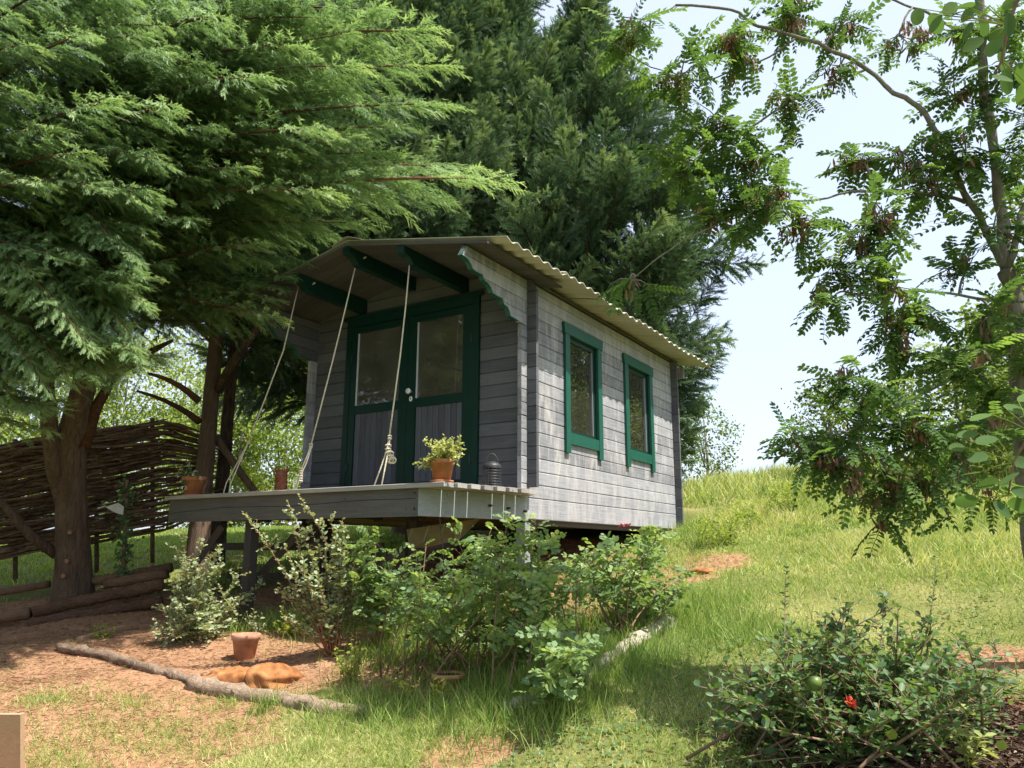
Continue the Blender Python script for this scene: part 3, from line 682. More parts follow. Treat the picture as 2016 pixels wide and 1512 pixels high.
def trunk_pts(x, y, top, lean=(0, 0), n=12, wob=.05, seed=0):
    r_ = np.random.default_rng(seed); z0 = g1(x, y)-.15; z = np.linspace(z0, top, n); q = (z-z0)/(top-z0)
    return np.stack([x+lean[0]*q+wob*np.cumsum(r_.normal(size=n))*.5*q*(r_.random() < 2), y+lean[1]*q+wob*np.cumsum(r_.normal(size=n))*.5*q*(r_.random() < 2), z], -1)
def conifer(label, x, y, top, rad, zbot, n, seed, group, r0=.2, dirb=(0, 0), size=(.9, 1.4), prof=None, az=None, lean=(0, 0), zb=(1., 1.35)):
    global rng
    keep = rng; rng = np.random.default_rng(seed)
    tr = thing('conifer_tree', label, 'conifer', (x, y, g1(x, y)), group)
    P = trunk_pts(x, y, top*.97, lean, 12, .04, seed); q = np.linspace(0, 1, 12)
    part(MB().tube(P, r0*(1-q*.9)*(1+.35*np.exp(-q*22)), 26, True, 0, seed, .5, .06), 'trunk', M_barkc, tr, True)
    zs = zbot+(top-zbot)*rng.beta(zb[0], zb[1], n); hq = (zs-zbot)/(top-zbot)
    pr = np.interp(hq, [0, .15, .35, .7, 1], [.65, .95, 1, .6, .1]) if prof is None else np.interp(hq, prof[0], prof[1])
    R_ = rad*pr*np.sqrt(rng.uniform(.1, 1, n)); a = rng.uniform(0, 6.283, n) if az is None else rng.uniform(az[0], az[1], n)
    tx = np.interp(zs, P[:, 2], P[:, 0]); ty = np.interp(zs, P[:, 2], P[:, 1])
    o = np.stack([np.cos(a), np.sin(a), np.zeros(n)], -1)
    pos = np.stack([tx, ty, zs], -1)+o*(R_-.55)[:, None]
    d = nrm(o*rng.uniform(.55, 1.1, n)[:, None]+UP*(rng.uniform(-.1, 1.0, n)+.7*hq)[:, None]+rvec(n, .28)+np.array([*dirb, 0]))
    sz = (size[0]*.72+(size[1]*1.12-size[0]*.72)*rng.random(n)**1.3)*(1-.35*hq); nn = np.cross(d, np.cross(UP, d))+rvec(n, .6); pinv = wmat(tr).inverted()
    for i in range(n):                                   # keep every bough inside the crown's own outline
        for _ in range(8):
            e = pos[i]+d[i]*sz[i]*1.3; he = (e[2]-zbot)/(top-zbot); lim = rad*(np.interp(he, [0, .15, .35, .7, 1], [.65, .95, 1, .6, .1]) if prof is None else np.interp(he, prof[0], prof[1]))+.25
            cx_, cy_ = np.interp(e[2], P[:, 2], P[:, 0]), np.interp(e[2], P[:, 2], P[:, 1]); rr_ = math.hypot(e[0]-cx_, e[1]-cy_)
            if rr_ <= lim: break
            q_ = np.array([cx_-e[0], cy_-e[1], 0])/rr_; pos[i] = pos[i]+q_*min(.3, rr_-lim+.02)
    for i in range(n): spawn(PLM[rng.integers(0, 5)], 'bough', tr, pinv, pos[i], d[i], nn[i], sz[i])
    for i in rng.permutation(n)[:24]:
        b0 = np.array([tx[i], ty[i], zs[i]-.5*R_[i]*.6])
        part(MB().tube(bez(b0, (b0+pos[i])/2+UP*.05, pos[i]+d[i]*.3, np.linspace(0, 1, 6)), .035*(1-np.linspace(0, .8, 6)), 5), 'limb', M_limbc, tr, True)
    rng = keep; return tr

GRC = 'conifers growing round the cabin'
def xy(px, d): q = W(px, 1100, d); return float(q[0]), float(q[1])
# ---- trees standing behind the cabin
x, y = xy(1165, 14.6); conifer('dense dark conifer at the right rear of the cabin, rightmost of the evergreens', x, y, 11.2, 1.0, .5, 298, 1, GRC, .2, (.2, -.1), (1.3, 2.0),
    ([0, .11, .23, .32, .44, .71, .8, .93, 1], [1.3, 1.75, 2.25, 2.75, 3.25, 2.05, 1.2, .5, .2]), None, (0, 0), (1., 1.55))
x, y = xy(985, 14.8); conifer('tall dark conifer rising directly behind the middle of the cabin roof', x, y, 13.2, 2.9, 1.4, 290, 2, GRC, .22, (.15, -.15), (1.2, 1.9))
x, y = xy(800, 13.8); conifer('tall conifer behind the left slope of the cabin roof', x, y, 13.6, 2.8, 1.9, 290, 3, GRC, .22, (.1, -.2), (1.2, 1.9))
x, y = xy(615, 12.6); conifer('dark conifer with low black limbs just left of the cabin', x, y, 13.0, 2.5, 1.9, 270, 4, GRC, .17, (.1, -.2), (1.1, 1.7))
# ---- twin trunks beside the deck
for (px, d, sd, lb_) in ((388, 10.2, 5, 'conifer with straight trunk behind the white flowered pot, left of two close trunks'), (424, 10.7, 6, 'conifer with forked trunk nearest the deck, right of two close trunks')):
    x, y = xy(px, d); t = conifer(lb_, x, y, 12.0, 2.5, 2.3, 200, sd, GRC, .125 if sd == 5 else .1, (.1, -.25), (1., 1.6), None, None, (0, 0))
    if sd == 6:
        a = W(428, 770, 10.7); b = W(470, 690, 10.5); c = W(540, 600, 10.3)
        part(MB().tube(bez(a, b, c, np.linspace(0, 1, 8)), np.linspace(.075, .05, 8), 8), 'limb', M_barkc, t, True)
        part(MB().tube(bez(W(425, 860, 10.7), W(470, 930, 10.6), W(516, 985, 10.5), np.linspace(0, 1, 8)), np.linspace(.055, .05, 8), 8), 'limb', M_barkc, t, True)
    if sd == 5:
        for q in (((392, 790, 10.2), (345, 745, 10), (290, 735, 9.8)), ((392, 830, 10.2), (345, 790, 10.4), (270, 770, 10.5))):
            part(MB().tube(bez(W(*q[0]), W(*q[1]), W(*q[2]), np.linspace(0, 1, 6)), np.linspace(.05, .02, 6), 6), 'limb', M_limbc, t, True)
# ---- the big near conifer on the left
x, y = float(W(145, 1165, 8.9)[0]), float(W(145, 1165, 8.9)[1])
A = thing('conifer_tree', 'large near conifer at the left with forked bark trunk and long bright boughs', 'conifer', (x, y, g1(x, y)), GRC)
tp = [W(145, 1190, 8.9), W(145, 1120, 8.9), W(143, 1040, 8.9), W(140, 960, 8.9), W(138, 880, 8.9)]
part(MB().tube(tp+[W(155, 800, 8.9), W(175, 720, 8.9), W(190, 560, 8.95), W(200, 380, 9), W(205, 150, 9.1), W(210, -150, 9.2)], [.235, .19, .17, .165, .175, .13, .12, .11, .1, .08, .03], 40, True, 0, 3, .5, .055), 'trunk', M_barkc, A, True)
part(MB().tube([W(125, 1000, 8.85), W(108, 930, 8.75), W(98, 850, 8.7), W(92, 780, 8.7), W(85, 600, 8.6), W(80, 300, 8.5)], [.075, .09, .09, .085, .075, .03], 30, True, 0, 4, .5, .055), 'trunk', M_barkc, A, True)
part(MB().tube([W(165, 880, 8.9), W(190, 800, 9), W(225, 740, 9.1), W(300, 690, 9.3), W(340, 670, 9.3)], [.08, .07, .055, .04, .02], 8, True, .05, 5), 'limb', M_limbc, A, True)
part(MB().tube([W(0, 985, 8.5), W(30, 1020, 8.6), W(60, 1055, 8.7), W(112, 1092, 8.85)], [.035, .05, .055, .06], 8, True, .08, 6), 'limb', M_barkc, A, True)
for q in ((139, 1047, 8.71), (133, 1104, 8.7), (126, 1133, 8.69)): part(MB().tube([W(*q), W(q[0]-2, q[1]+1, q[2]-.07)], [.03, .024], 9, True, .05), 'cut_branch_stub', M_stub, A)
TIPS = [  # tip px, py, depth, base px, py, depth
 (985,352,7.6, 200,430,9), (870,205,7.6, 200,300,9), (845,60,7.8, 205,130,9.1), (650,378,7.2, 150,420,8.8), (640,255,7.0,200,330,9),
 (520,478,7.4, 180,560,8.9), (550,625,7.6, 180,590,8.9), (255,532,6.3, 60,680,8.2), (285,372,6.2, 40,480,8.2), (195,690,6.6, 20,660,8.2),
 (120,805,6.4, -120,800,7.6), (335,205,6.2, 80,330,8.5), (170,65,5.9, -60,200,7.5), (225,195,5.8,-80,330,7.5), (165,300,5.8,-100,380,7.5), (90,360,5.8,-150,420,7.3),
 (320,100,6.4,80,200,8.5), (520,150,6.8,200,240,9), (700,130,7.4,205,200,9), (430,30,6.8,205,120,9.1), (610,-20,7.4,205,80,9.1), (760,300,7.8,200,380,9),
 (480,330,7.0,150,400,8.8), (380,430,7.0,150,480,8.8), (330,520,7.2,150,560,8.8), (420,560,8.0,180,600,8.9), (60,560,6.5,-140,600,7.5), (30,680,6.4,-160,700,7.4),
 (100,-20,6,-60,80,7.5), (250,-40,6.4,80,40,8.5), (40,180,5.8,-160,240,7), (560,420,8.2,200,470,9), (720,440,8.6,200,480,9), (450,640,8.4,200,640,9), (330,610,8.2,180,620,8.9),
 (230,600,7.6,60,620,8.7), (230,440,7.2,50,480,8.6), (20,440,6.4,-160,470,7.4), (270,720,8.6,100,700,8.8), (690,60,8,205,60,9.1), (160,450,6.6,-20,520,8), (480,210,7.6,200,280,9), (30,30,5.8,-160,100,7),
 (930,330,8.2,300,380,9.2), (800,250,7.9,300,320,9), (880,130,8.2,300,180,9.1), (760,20,8.,260,60,9), (560,300,7.4,200,350,9), (430,250,7,100,330,8.6), (590,90,7.2,200,150,9),
 (620,440,8,220,470,9), (400,120,6.9,100,200,8.6), (300,300,6.6,20,380,8.4), (110,250,5.9,-120,330,7.5), (60,90,5.9,-150,160,7.4), (110,460,6.4,-130,520,7.8), (110,620,6.6,-120,650,7.8), (390,350,7.2,150,400,8.8)]
pinv = wmat(A).inverted(); k = 0
def near_bough(a, b, wd=1.):
    global k
    L = np.linalg.norm(b-a); s = L/2.6; q = max(s, .62)
    spawn(NB[k % 4], 'bough', A, pinv, a, b-a, UP+rvec(1, .18)[0], (q*rng.uniform(.9, 1.15)*wd, s, q)); k += 1
for (a, b, d, ba, bb, bd) in TIPS: near_bough(W(ba, bb, bd), W(a, b, d))
for i in range(58):      # hanging lower boughs in front of the trunk
    px = rng.uniform(-60, 350); py = rng.uniform(300, 770)-max(0, px-200)*.35; d = rng.uniform(6.0, 7.8)
    near_bough(W(px-rng.uniform(180, 330), py+rng.uniform(-90, 50), d+.7), W(px, py, d))
for (a, b, d, ba, bb) in ((578,545,8.0,380,560),(600,515,8.1,400,500),(545,590,7.9,350,590),(560,570,8.15,400,540),(520,620,7.9,340,600),(540,520,8.2,380,480),(500,560,8.0,330,560)): near_bough(W(ba, bb, d+1.1), W(a, b, d), 1.2)
for i in range(12): 
    px = rng.uniform(-40, 110); py = rng.uniform(700, 850); near_bough(W(px-260, py-rng.uniform(20, 120), 7.4), W(px, py, rng.uniform(6.2, 7)), .8)
for i in range(34):      # drooping curtain down the left edge
    px = rng.uniform(-30, 300); py = rng.uniform(520, 815)-max(0, px-130)*.35; d = rng.uniform(5.9, 7.2)
    near_bough(W(px-rng.uniform(150, 260), py-rng.uniform(90, 230), d+.6), W(px, py, d), .95)
for i in range(40):
    px = rng.uniform(-60, 330); py = rng.uniform(-120, 420); d = rng.uniform(6.2, 8)
    near_bough(W(px-rng.uniform(180, 330), py+rng.uniform(-20, 110), d+.7), W(px, py, d))
for i in range(75):
    px = rng.uniform(-80, 720); py = rng.uniform(-120, 560)*(1 if px < 420 else .72); d = rng.uniform(7.4, 9.2)
    near_bough(W(px-rng.uniform(150, 320), py+rng.uniform(0, 100), d+.6), W(px, py, d))
# ---- conifers that stand behind the photographer and show in the door glass
for (x, y, sd, lb_) in ((-7.5, -11, 31, 'dark conifer facing the cabin doors, middle of the mirrored row'), (-2.5, -14.5, 32, 'dark conifer mirrored in the right door pane'), (-11.5, -6.5, 33, 'dark conifer mirrored in the left door pane')):
    conifer(lb_, x, y, 7.5, 2.8, -.5, 80, sd, 'conifers facing the cabin doors', .2, (0, 0), (1.8, 2.6))
print('conifers done')
# ================================================================== things on and around the porch
def dep(P): return float((np.array(P)-CAM)@CF)
def rope(label, pts, knots, tails):
    P = [ony(a, b, y) for a, b, y in pts]
    r_ = thing('rope', label, 'rope', P[-1], 'ropes from the porch rafters')
    part(MB().tube(P, .0075, 7), 'strand', M_rope, r_, True)
    for q in tails: part(MB().tube([ony(a, b, y) for a, b, y in q], .007, 6), 'strand', M_rope, r_, True)
    for a, b, y, s, wr in knots:
        k = MB(); c0 = ony(a, b, y)
        for j in range(wr):
            th = np.linspace(0, 2*math.pi*1.15, 14); h = (j-(wr-1)/2)*.017
            k.tube([c0+s*np.array([math.cos(t)*.0125, math.sin(t)*.0125, h*1.1+.006*t/6]) for t in th], .0075, 6)
        part(k, 'knot', M_rope, r_, True, 'stuff')
    return r_
rope('leftmost cream rope from the left rafter tail to the far left deck edge', [(588,562,-.93),(558,690,-1.0),(520,790,-1.06),(490,868,-1.12)], [(489,872,-1.12,1.1,2),(474,905,-1.14,1.1,3)],
     [[(490,868,-1.12),(474,905,-1.15),(455,950,-1.22),(448,985,-1.27)], [(488,872,-1.12),(471,905,-1.14),(446,950,-1.2),(436,985,-1.27)]])
rope('middle cream rope wrapped into a long lashing above the deck front edge', [(699,528,-.93),(677,620,-1.0),(655,710,-1.06),(632,800,-1.12),(612,878,-1.17)], [(612,878,-1.17,1.2,2),(592,936,-1.22,1.3,6)],
     [[(614,878,-1.17),(604,910,-1.2),(590,940,-1.23),(580,975,-1.27)], [(611,880,-1.18),(600,910,-1.2),(587,940,-1.23),(576,976,-1.27)], [(610,880,-1.17),(606,895,-1.2),(597,915,-1.21),(592,930,-1.23)]])
r3 = rope('rightmost cream rope ending in a bushy knot before the door slats', [(808,502,-.93),(799,600,-1.0),(788,700,-1.06),(776,790,-1.12),(766,862,-1.17)], [(767,862,-1.17,1.2,2),(764,886,-1.18,1.9,3)],
     [[(766,862,-1.17),(762,885,-1.19),(750,920,-1.22),(736,958,-1.27)], [(768,862,-1.17),(764,888,-1.19),(758,920,-1.22),(751,958,-1.27)]])
lp = MB()
for i in range(5):
    c0 = ony(769+rng.normal()*1.5, 897+rng.normal()*3, -1.19); th = np.linspace(0, 6.28, 14); e1, e2 = CR*(.02+.012*rng.random()), -CU*(.035+.02*rng.random())
    lp.tube([c0+e1*math.sin(t)+e2*(1-math.cos(t))*.6+CF*.012*i for t in th], .0075, 6)
part(lp, 'loop', M_rope, r3, True, 'stuff')

def pot_prof(R, h, rimh=.22): return [(R*.62, 0), (R*.66, 0), (R*.9, h*(1-rimh)), (R*.91, h*(1-rimh)), (R, h*(1-rimh)+.003), (R*1.02, h-.004), (R*.98, h), (R*.9, h-.002), (R*.86, h*.86), (0.001, h*.86)]
def pot(name, label, cat, P, R, h, mt, group, saucer=False, soil=True, tilt=None):
    t = thing(name, label, cat, P, group); z = .012 if saucer else 0
    part(MB().lathe(pot_prof(R, h), (P[0], P[1], P[2]+z)), 'pot', mt, t, True)
    if saucer: part(MB().lathe([(.001, 0), (R*.8, 0), (R*.9, .006), (R*.92, .02), (R*.86, .02), (R*.8, .011), (.001, .011)], P), 'saucer', mt, t, True)
    if soil:
        s_ = MB().lathe([(.001, h*.9), (R*.5, h*.9+.004), (R*.87, h*.885)], (P[0], P[1], P[2]+z)); part(s_, 'soil', M_soil, t, True)
    return t
def stem_leaves(soup, wood, B, Tp, tpl, ls, nt, twl, sp, wr, bow=.15, lo=.2, c0=.45, updir=.5, leafup=.4, side=None):
    B = np.array(B); Tp = np.array(Tp); L = np.linalg.norm(Tp-B)
    ctrl = (B+Tp)/2+np.array([rng.normal()*.1, rng.normal()*.1, bow])*L; n = 8; t = np.linspace(0, 1, n); A = bez(B, ctrl, Tp, t)
    if wood is not None: wood.tube(A, wr*(1-.75*t), 5)
    segs = [(B, ctrl, Tp, lo, 1., L)]
    for i in range(nt):
        u = rng.uniform(lo, .97); b = bez(B, ctrl, Tp, np.array([u]))[0]; tn = nrm(Tp-B); d = nrm(rvec(1)[0]*.8+tn*.6+UP*updir*rng.random())
        l = twl*(1.1-.7*u)*rng.uniform(.5, 1.2); e = b+d*l; segs.append((b, (b+e)/2+UP*.08*l, e, .1, 1., l))
        if wood is not None: wood.tube([b, (b+e)/2+UP*.04*l, e], [wr*.35, wr*.25, wr*.12], 4)
    for (a, c_, e, u0, u1, l) in segs:
        k = max(2, int(l*(u1-u0)/sp)); u = np.linspace(u0, u1, k)+rng.uniform(-.02, .02, k); P = bez(a, c_, e, np.clip(u, 0, 1)); tn = nrm(e-a)
        sd = nrm(np.cross(tn+rvec(k, .1), UP)); alt = np.where(np.arange(k) % 2, 1, -1)[:, None]
        D = nrm(sd*alt+tn*.55+UP*rng.uniform(min(-.15, leafup-.1), leafup, (k, 1))+rvec(k, .35)); Nn = UP+rvec(k, .45)
        pick = rng.integers(0, len(tpl), k); S = ls*rng.uniform(.7, 1.2, k)*(1.05-.35*np.clip(u, 0, 1)); C = c0+rng.normal(size=k)*.12+.15*np.clip(u, 0, 1)
        for j in range(len(tpl)):
            q = pick == j; soup.scat(tpl[j], P[q], D[q], Nn[q], S[q], C[q])

# herb pot on the right end of the deck
P = ony(870, 938, -1.25); P[2] = -.045; d = dep(P); R = 25.5*d/FPX; hh = 43*d/FPX
hp = pot('potted_herb', 'terracotta pot of pale green herb on a saucer at the right end of the deck', 'potted plant', P, R, hh, M_terra, 'terracotta pots', True)
s_ = Soup(); w_ = MB()
for a, b in [(815,915),(828,905),(835,868),(850,880),(862,872),(878,862),(890,866),(905,862),(912,872),(915,885),(900,880),(885,875),(870,880),(845,895),(835,920),(825,925),(855,888),(895,890),(910,895),(840,905),(873,868),(884,868)]:
    stem_leaves(s_, w_, P+np.array([rng.normal()*R*.4, rng.normal()*R*.4, hh*.9]), W(a, b, d+rng.normal()*.08), [LEAFR], .03, 9, .08, .0075, .003, .2, .15, .55)
s_.build('herb', M_herb, hp); part(w_, 'stems', M_twig, hp, True, 'stuff')
# flowering pot on the far left corner
P = ony(379, 984, -1.2); P[2] = -.045; d = dep(P); R = 23*d/FPX; hh = 36*d/FPX
fp = pot('potted_flower', 'terracotta pot with trailing white flowers on the left corner of the deck', 'potted plant', P, R, hh, M_terra, 'terracotta pots', True)
s_ = Soup(); w_ = MB(); fl_ = Soup()
for a, b in [(350,938),(356,925),(366,930),(372,915),(380,935),(390,940),(360,945),(372,940),(364,962),(370,968),(358,960),(385,928),(395,942)]:
    T_ = W(a, b, d-.1+rng.normal()*.05); stem_leaves(s_, w_, P+np.array([rng.normal()*R*.4, rng.normal()*R*.4, hh*.9]), T_, [LEAFR], .03, 7, .07, .011, .003, .2, .2, .4)
    for _ in range(2):
        for kk in range(5):
            an = kk*1.2566; fl_.scat(LEAF2, [T_+rvec(1, .01)[0]], nrm(CR*math.cos(an)+CU*math.sin(an)), -CF, .012, .5)
s_.build('foliage', M_rose, fp); fl_.build('blossom', M_daisy, fp); part(w_, 'stems', M_twig, fp, True, 'stuff')
# reddish clay cylinder
P = ony(552, 972, -.55); P[2] = -.045; d = dep(P); R = 12.5*d/FPX
cy = thing('clay_column', 'rough red brown textured clay column standing on the deck left of the cabin', 'ornament', P)
b_ = MB(); n1_, n2_ = 22, 20
V = []
for i in range(n1_):
    for j in range(n2_):
        t = 2*math.pi*j/n2_; rr = R*(1-.12*i/n1_)*(1+.16*math.sin(j*2.2+math.sin(i*1.3)*2)*math.sin(i*1.35+j)); V.append((P[0]+rr*math.cos(t), P[1]+rr*math.sin(t), P[2]+.30*i/(n1_-1)+.012*math.sin(j*1.9)*(i > n1_-4)))
b_.add(V, [(i*n2_+j, i*n2_+(j+1) % n2_, (i+1)*n2_+(j+1) % n2_, (i+1)*n2_+j) for i in range(n1_-1) for j in range(n2_)]); part(b_, 'body', M_rust, cy)
b_ = MB()
for k in range(9):
    t = k*.7; q = np.array(P)+[R*.85*math.cos(t), R*.85*math.sin(t), .29]; b_.tube([q, q+[.02*math.cos(t), .02*math.sin(t), .03+.02*rng.random()]], [.014, .005], 5)
part(b_, 'ragged_rim', M_rust, cy, False, 'stuff')
# bird feeder
P = ony(968, 962, -.62); P[2] = -.045; d = dep(P); R = 18.5*d/FPX; hh = 42*d/FPX
bf = thing('bird_feeder', 'dark wire cage bird feeder with domed cap standing on the deck boards by the corner', 'bird feeder', P)
o_ = lambda r_, z: (r_, z)
part(MB().lathe([(.001, 0), (R, 0), (R, .012), (.001, .012)], P, 20), 'base', M_metal, bf, True)
part(MB().lathe([(R*1.02, hh*.93), (R*1.02, hh), (R*.95, hh*1.06), (R*.7, hh*1.16), (R*.35, hh*1.22), (.001, hh*1.24)], P, 24), 'cap', M_metal, bf, True)
for k in range(14):
    t = 2*math.pi*k/14; q = P+np.array([R*math.cos(t), R*math.sin(t), .01]); part(MB().tube([q, q+[0, 0, hh*.93]], .0024, 5), 'wire', M_metall, bf)
for k in range(7):
    z_ = .015+hh*.9*(k+.5)/7; part(MB().tube([P+np.array([R*math.cos(t), R*math.sin(t), z_]) for t in np.linspace(0, 6.283, 25)], .0022, 5), 'wire_ring', M_metall, bf)
part(MB().lathe([(.001, .0), (R*.38, .01), (R*.38, hh*.8), (R*.3, hh*.9), (.001, hh*.92)], P, 14), 'seed_tube', M_metall, bf, True)
part(MB().tube([P+np.array([R*.66*math.cos(t)*CR[0], R*.66*math.cos(t)*CR[1], hh*1.13+R*1.05*math.sin(t)]) for t in np.linspace(-.05, math.pi+.05, 16)], .0035, 6), 'handle', M_metall, bf, True)

# ---- under the deck
P = W(880, 1045, 7.0)
part(MB().add([W(800, 1042, 6.95), W(948, 1020, 7.4), W(905, 1062, 7.3), W(850, 1076, 7.2), W(806, 1080, 7.0)], [(0, 1, 2, 3, 4)]).add([W(800, 1042, 6.99), W(948, 1020, 7.44), W(905, 1062, 7.34), W(850, 1076, 7.24), W(806, 1080, 7.04)], [(4, 3, 2, 1, 0)]), 'underlay_sheet', M_olive, cabin)
q = [W(864, 1010, 6.75), W(868, 1040, 6.75), W(872, 1080, 6.72), W(876, 1130, 6.7)]
hw = MB().tube(q, .006, 5).build('hanging_wire', M_metall); tag(hw, 'thin pale wire hanging down from under the deck rim', 'wire')

# ---- pots on the ground, rocks, boards
B = hit(481, 1300); d = dep(B); R = 27.5*d/FPX; hh = 53*d/FPX
ep = pot('flower_pot', 'empty weathered terracotta pot with dry soil standing on the bare planting bed', 'flower pot', B-[0, 0, .012], R, hh, M_terraw, 'terracotta pots')
B = hit(882, 1358); d = dep(B); R = 33*d/FPX; hh = 40*d/FPX
gp = pot('flower_pot', 'buff terracotta pot half hidden in grass with one spindly withered plant', 'flower pot', B-[0, 0, .03], R, hh, M_terrab, 'terracotta pots')
s_ = Soup(); w_ = MB()
stem_leaves(s_, w_, B+[0, 0, hh*.85], W(893, 1170, d+.15), [LEAF2], .05, 10, .09, .022, .006, .03, .25, .7, .2, -.2)
s_.build('withered_leaves', M_fern, gp); part(w_, 'stem', M_twig, gp, True)
import bmesh
def rock(px, py, sx, sy, sz, seed, label):
    B = hit(px, py); bm = bmesh.new(); bmesh.ops.create_icosphere(bm, subdivisions=4, radius=1); r_ = np.random.default_rng(seed); K = r_.normal(size=(14, 3))*np.linspace(1.2, 7, 14)[:, None]; ph = r_.uniform(0, 6, 14); am = np.linspace(.1, .02, 14)
    V = np.array([v.co[:] for v in bm.verts]); dz = 1+(am*np.sin(V@K.T+ph)).sum(1); V = V*dz[:, None]*[sx, sy, sz]
    a = math.radians(-32); V = V@np.array([[math.cos(a), math.sin(a), 0], [-math.sin(a), math.cos(a), 0], [0, 0, 1]]).T
    F_ = [[v.index for v in f.verts] for f in bm.faces]; bm.free(); o = MB().add(V+B+[0, 0, sz*.3], F_).build('rock', M_rock, None, True)
    tag(o, label, 'rock', 'orange rocks in the bed'); return o
rock(454, 1347, .18, .13, .1, 1, 'left of two orange rocks in front of the empty pot, more rounded')
rock(536, 1346, .18, .14, .11, 4, 'right of two orange rocks in front of the empty pot, with a grey patch')
rock(1385, 1128, .13, .1, .04, 5, 'flat reddish stone on the bare path beside the rear of the cabin')
c0 = W(-40, 1470, 4.15)
bo = MB().obox(c0, CR*.235, CU*.18, nrm([CF[0], CF[1], 0])*.02).build('wooden_board', M_plank); tag(bo, 'tan wooden board edge standing in the near left corner', 'board')
a, b = hit(155, 1262), hit(243, 1238); ax_ = (b-a)/2
bo = MB().obox((a+b)/2+[0, 0, .02], ax_, nrm(np.cross(ax_, UP))*.03, [0, 0, .016]).build('thin_board', M_plank); tag(bo, 'thin tan wooden board lying on the shaded earth', 'board')

def log(name, label, pts, r, m_, group, seed, n=12, lump=.12, sq=1.):
    P = np.array(pts, float); t = np.linspace(0, 1, len(P)); tt = np.linspace(0, 1, max(8, int(len(P)*7))); Q = np.stack([np.interp(tt, t, P[:, i]) for i in range(3)], -1)
    r_ = np.random.default_rng(seed); Q += r_.normal(size=Q.shape)*r*.07; R = r*(1+r_.normal(size=len(Q))*.06)
    o = MB().tube(Q, R, n, True, lump, seed).build(name, m_, None, True); tag(o, label, 'log', group); return o
LG = 'bark logs edging the terrace'
log('edging_log', 'bark log at the left frame edge, first of the terrace row', [W(-90,1230,8.2), W(61,1206,8.3)], .068, M_log, LG, 1, 10, .05)
log('edging_log', 'long bark terrace log in front of the near conifer trunk', [W(64,1206,8.3), W(150,1186,8.4), W(240,1168,8.5), W(322,1150,8.6)], .068, M_log, LG, 2, 10, .05)
log('edging_log', 'upper bark log right of the near conifer trunk', [W(205,1150,8.62), W(330,1130,8.72)], .06, M_log, LG, 3, 10, .05)
log('edging_log', 'lower reddish bark log beside the left shrub', [W(60,1228,8.2), W(190,1206,8.3), W(318,1183,8.42)], .06, M_log, LG, 4, 10, .05)
log('edging_log', 'thin back log behind the near conifer trunk at the lawn edge', [W(-60,1176,8.95), W(98,1150,9.1)], .045, M_log, LG, 5, 10, .05)
log('edging_log', 'short squared log at the foot of the ivy post', [W(184,1144,8.9), W(258,1132,8.9)], .055, M_log, LG, 6, 5, .02)
log('edging_log', 'squared timber end nearest the left deck post', [W(262,1130,8.9), W(338,1117,8.95)], .06, M_log, LG, 7, 5, .02)
def gh(px, py, dz): return hit(px, py)+[0, 0, dz]
log('edging_log', 'narrow bark log slanting across the bare earth in the left foreground', [gh(118,1282,.03), gh(200,1297,.035), gh(290,1322,.03), gh(385,1352,.03)], .04, M_logb, LG, 8, 10, .2)
log('edging_log', 'thicker bark log sinking into the grass before the orange rocks', [gh(372,1354,.03), gh(470,1374,.03), gh(600,1395,.02), gh(725,1410,.0)], .06, M_logb, LG, 9, 10, .16)
log('edging_log', 'pale grey fallen log on the grass right of the rose bushes', [gh(1178,1322,.02), gh(1250,1272,.03), gh(1322,1230,.03)], .06, M_logp, LG, 10, 10, .15)
log('edging_log', 'grey log end hidden in grass below the rose bushes', [gh(985,1398,.0), gh(1090,1370,.0), gh(1170,1328,.0)], .05, M_logp, LG, 11, 10, .15)

# ---- woven stick fence between the conifer trunks
fn = thing('wattle_fence', 'brown woven stick fence hung between the conifer trunks', 'fence', W(170, 1130, 10.2))
FD = lambda px: np.interp(px, [-200, 0, 200, 440], [9.3, 9.7, 10.2, 10.95])
ytop = lambda px: np.interp(px, [-200, 0, 60, 200, 330, 440], [895, 882, 868, 850, 828, 872]); ybot = lambda px: np.interp(px, [-200, 0, 335, 440], [1140, 1100, 1042, 985])
for i in range(285):
    q = (i+rng.random())/285; q = q**1.25
    a = rng.uniform(-200, 230); b = min(a+rng.uniform(170, 420), rng.uniform(395, 450)); xs = np.linspace(a, b, 9)
    off = rng.normal()*.012; sl_ = rng.normal()*.035; ys = ytop(xs)+(ybot(xs)-ytop(xs))*np.clip(q+off+sl_*np.linspace(-1, 1, 9)+.006*np.sin(np.arange(9)*1.7+i), -.02, 1.0)
    dd = FD(xs)+.07*np.sin(np.arange(9)*2.2+i*2.1)+rng.normal()*.05
    rr = rng.uniform(.011, .024)
    part(MB().tube([W(x_, y_, d_) for x_, y_, d_ in zip(xs, ys, dd)], rr*np.linspace(1.1, .6, 9), 5), 'woven_stick', M_stick, fn, True)
for px in (30, 190, 300): part(MB().tube([W(px, ytop(px)-10, FD(px)+.15), W(px, ybot(px)+60, FD(px)+.15)], .03, 7), 'stake', M_stick, fn, True)
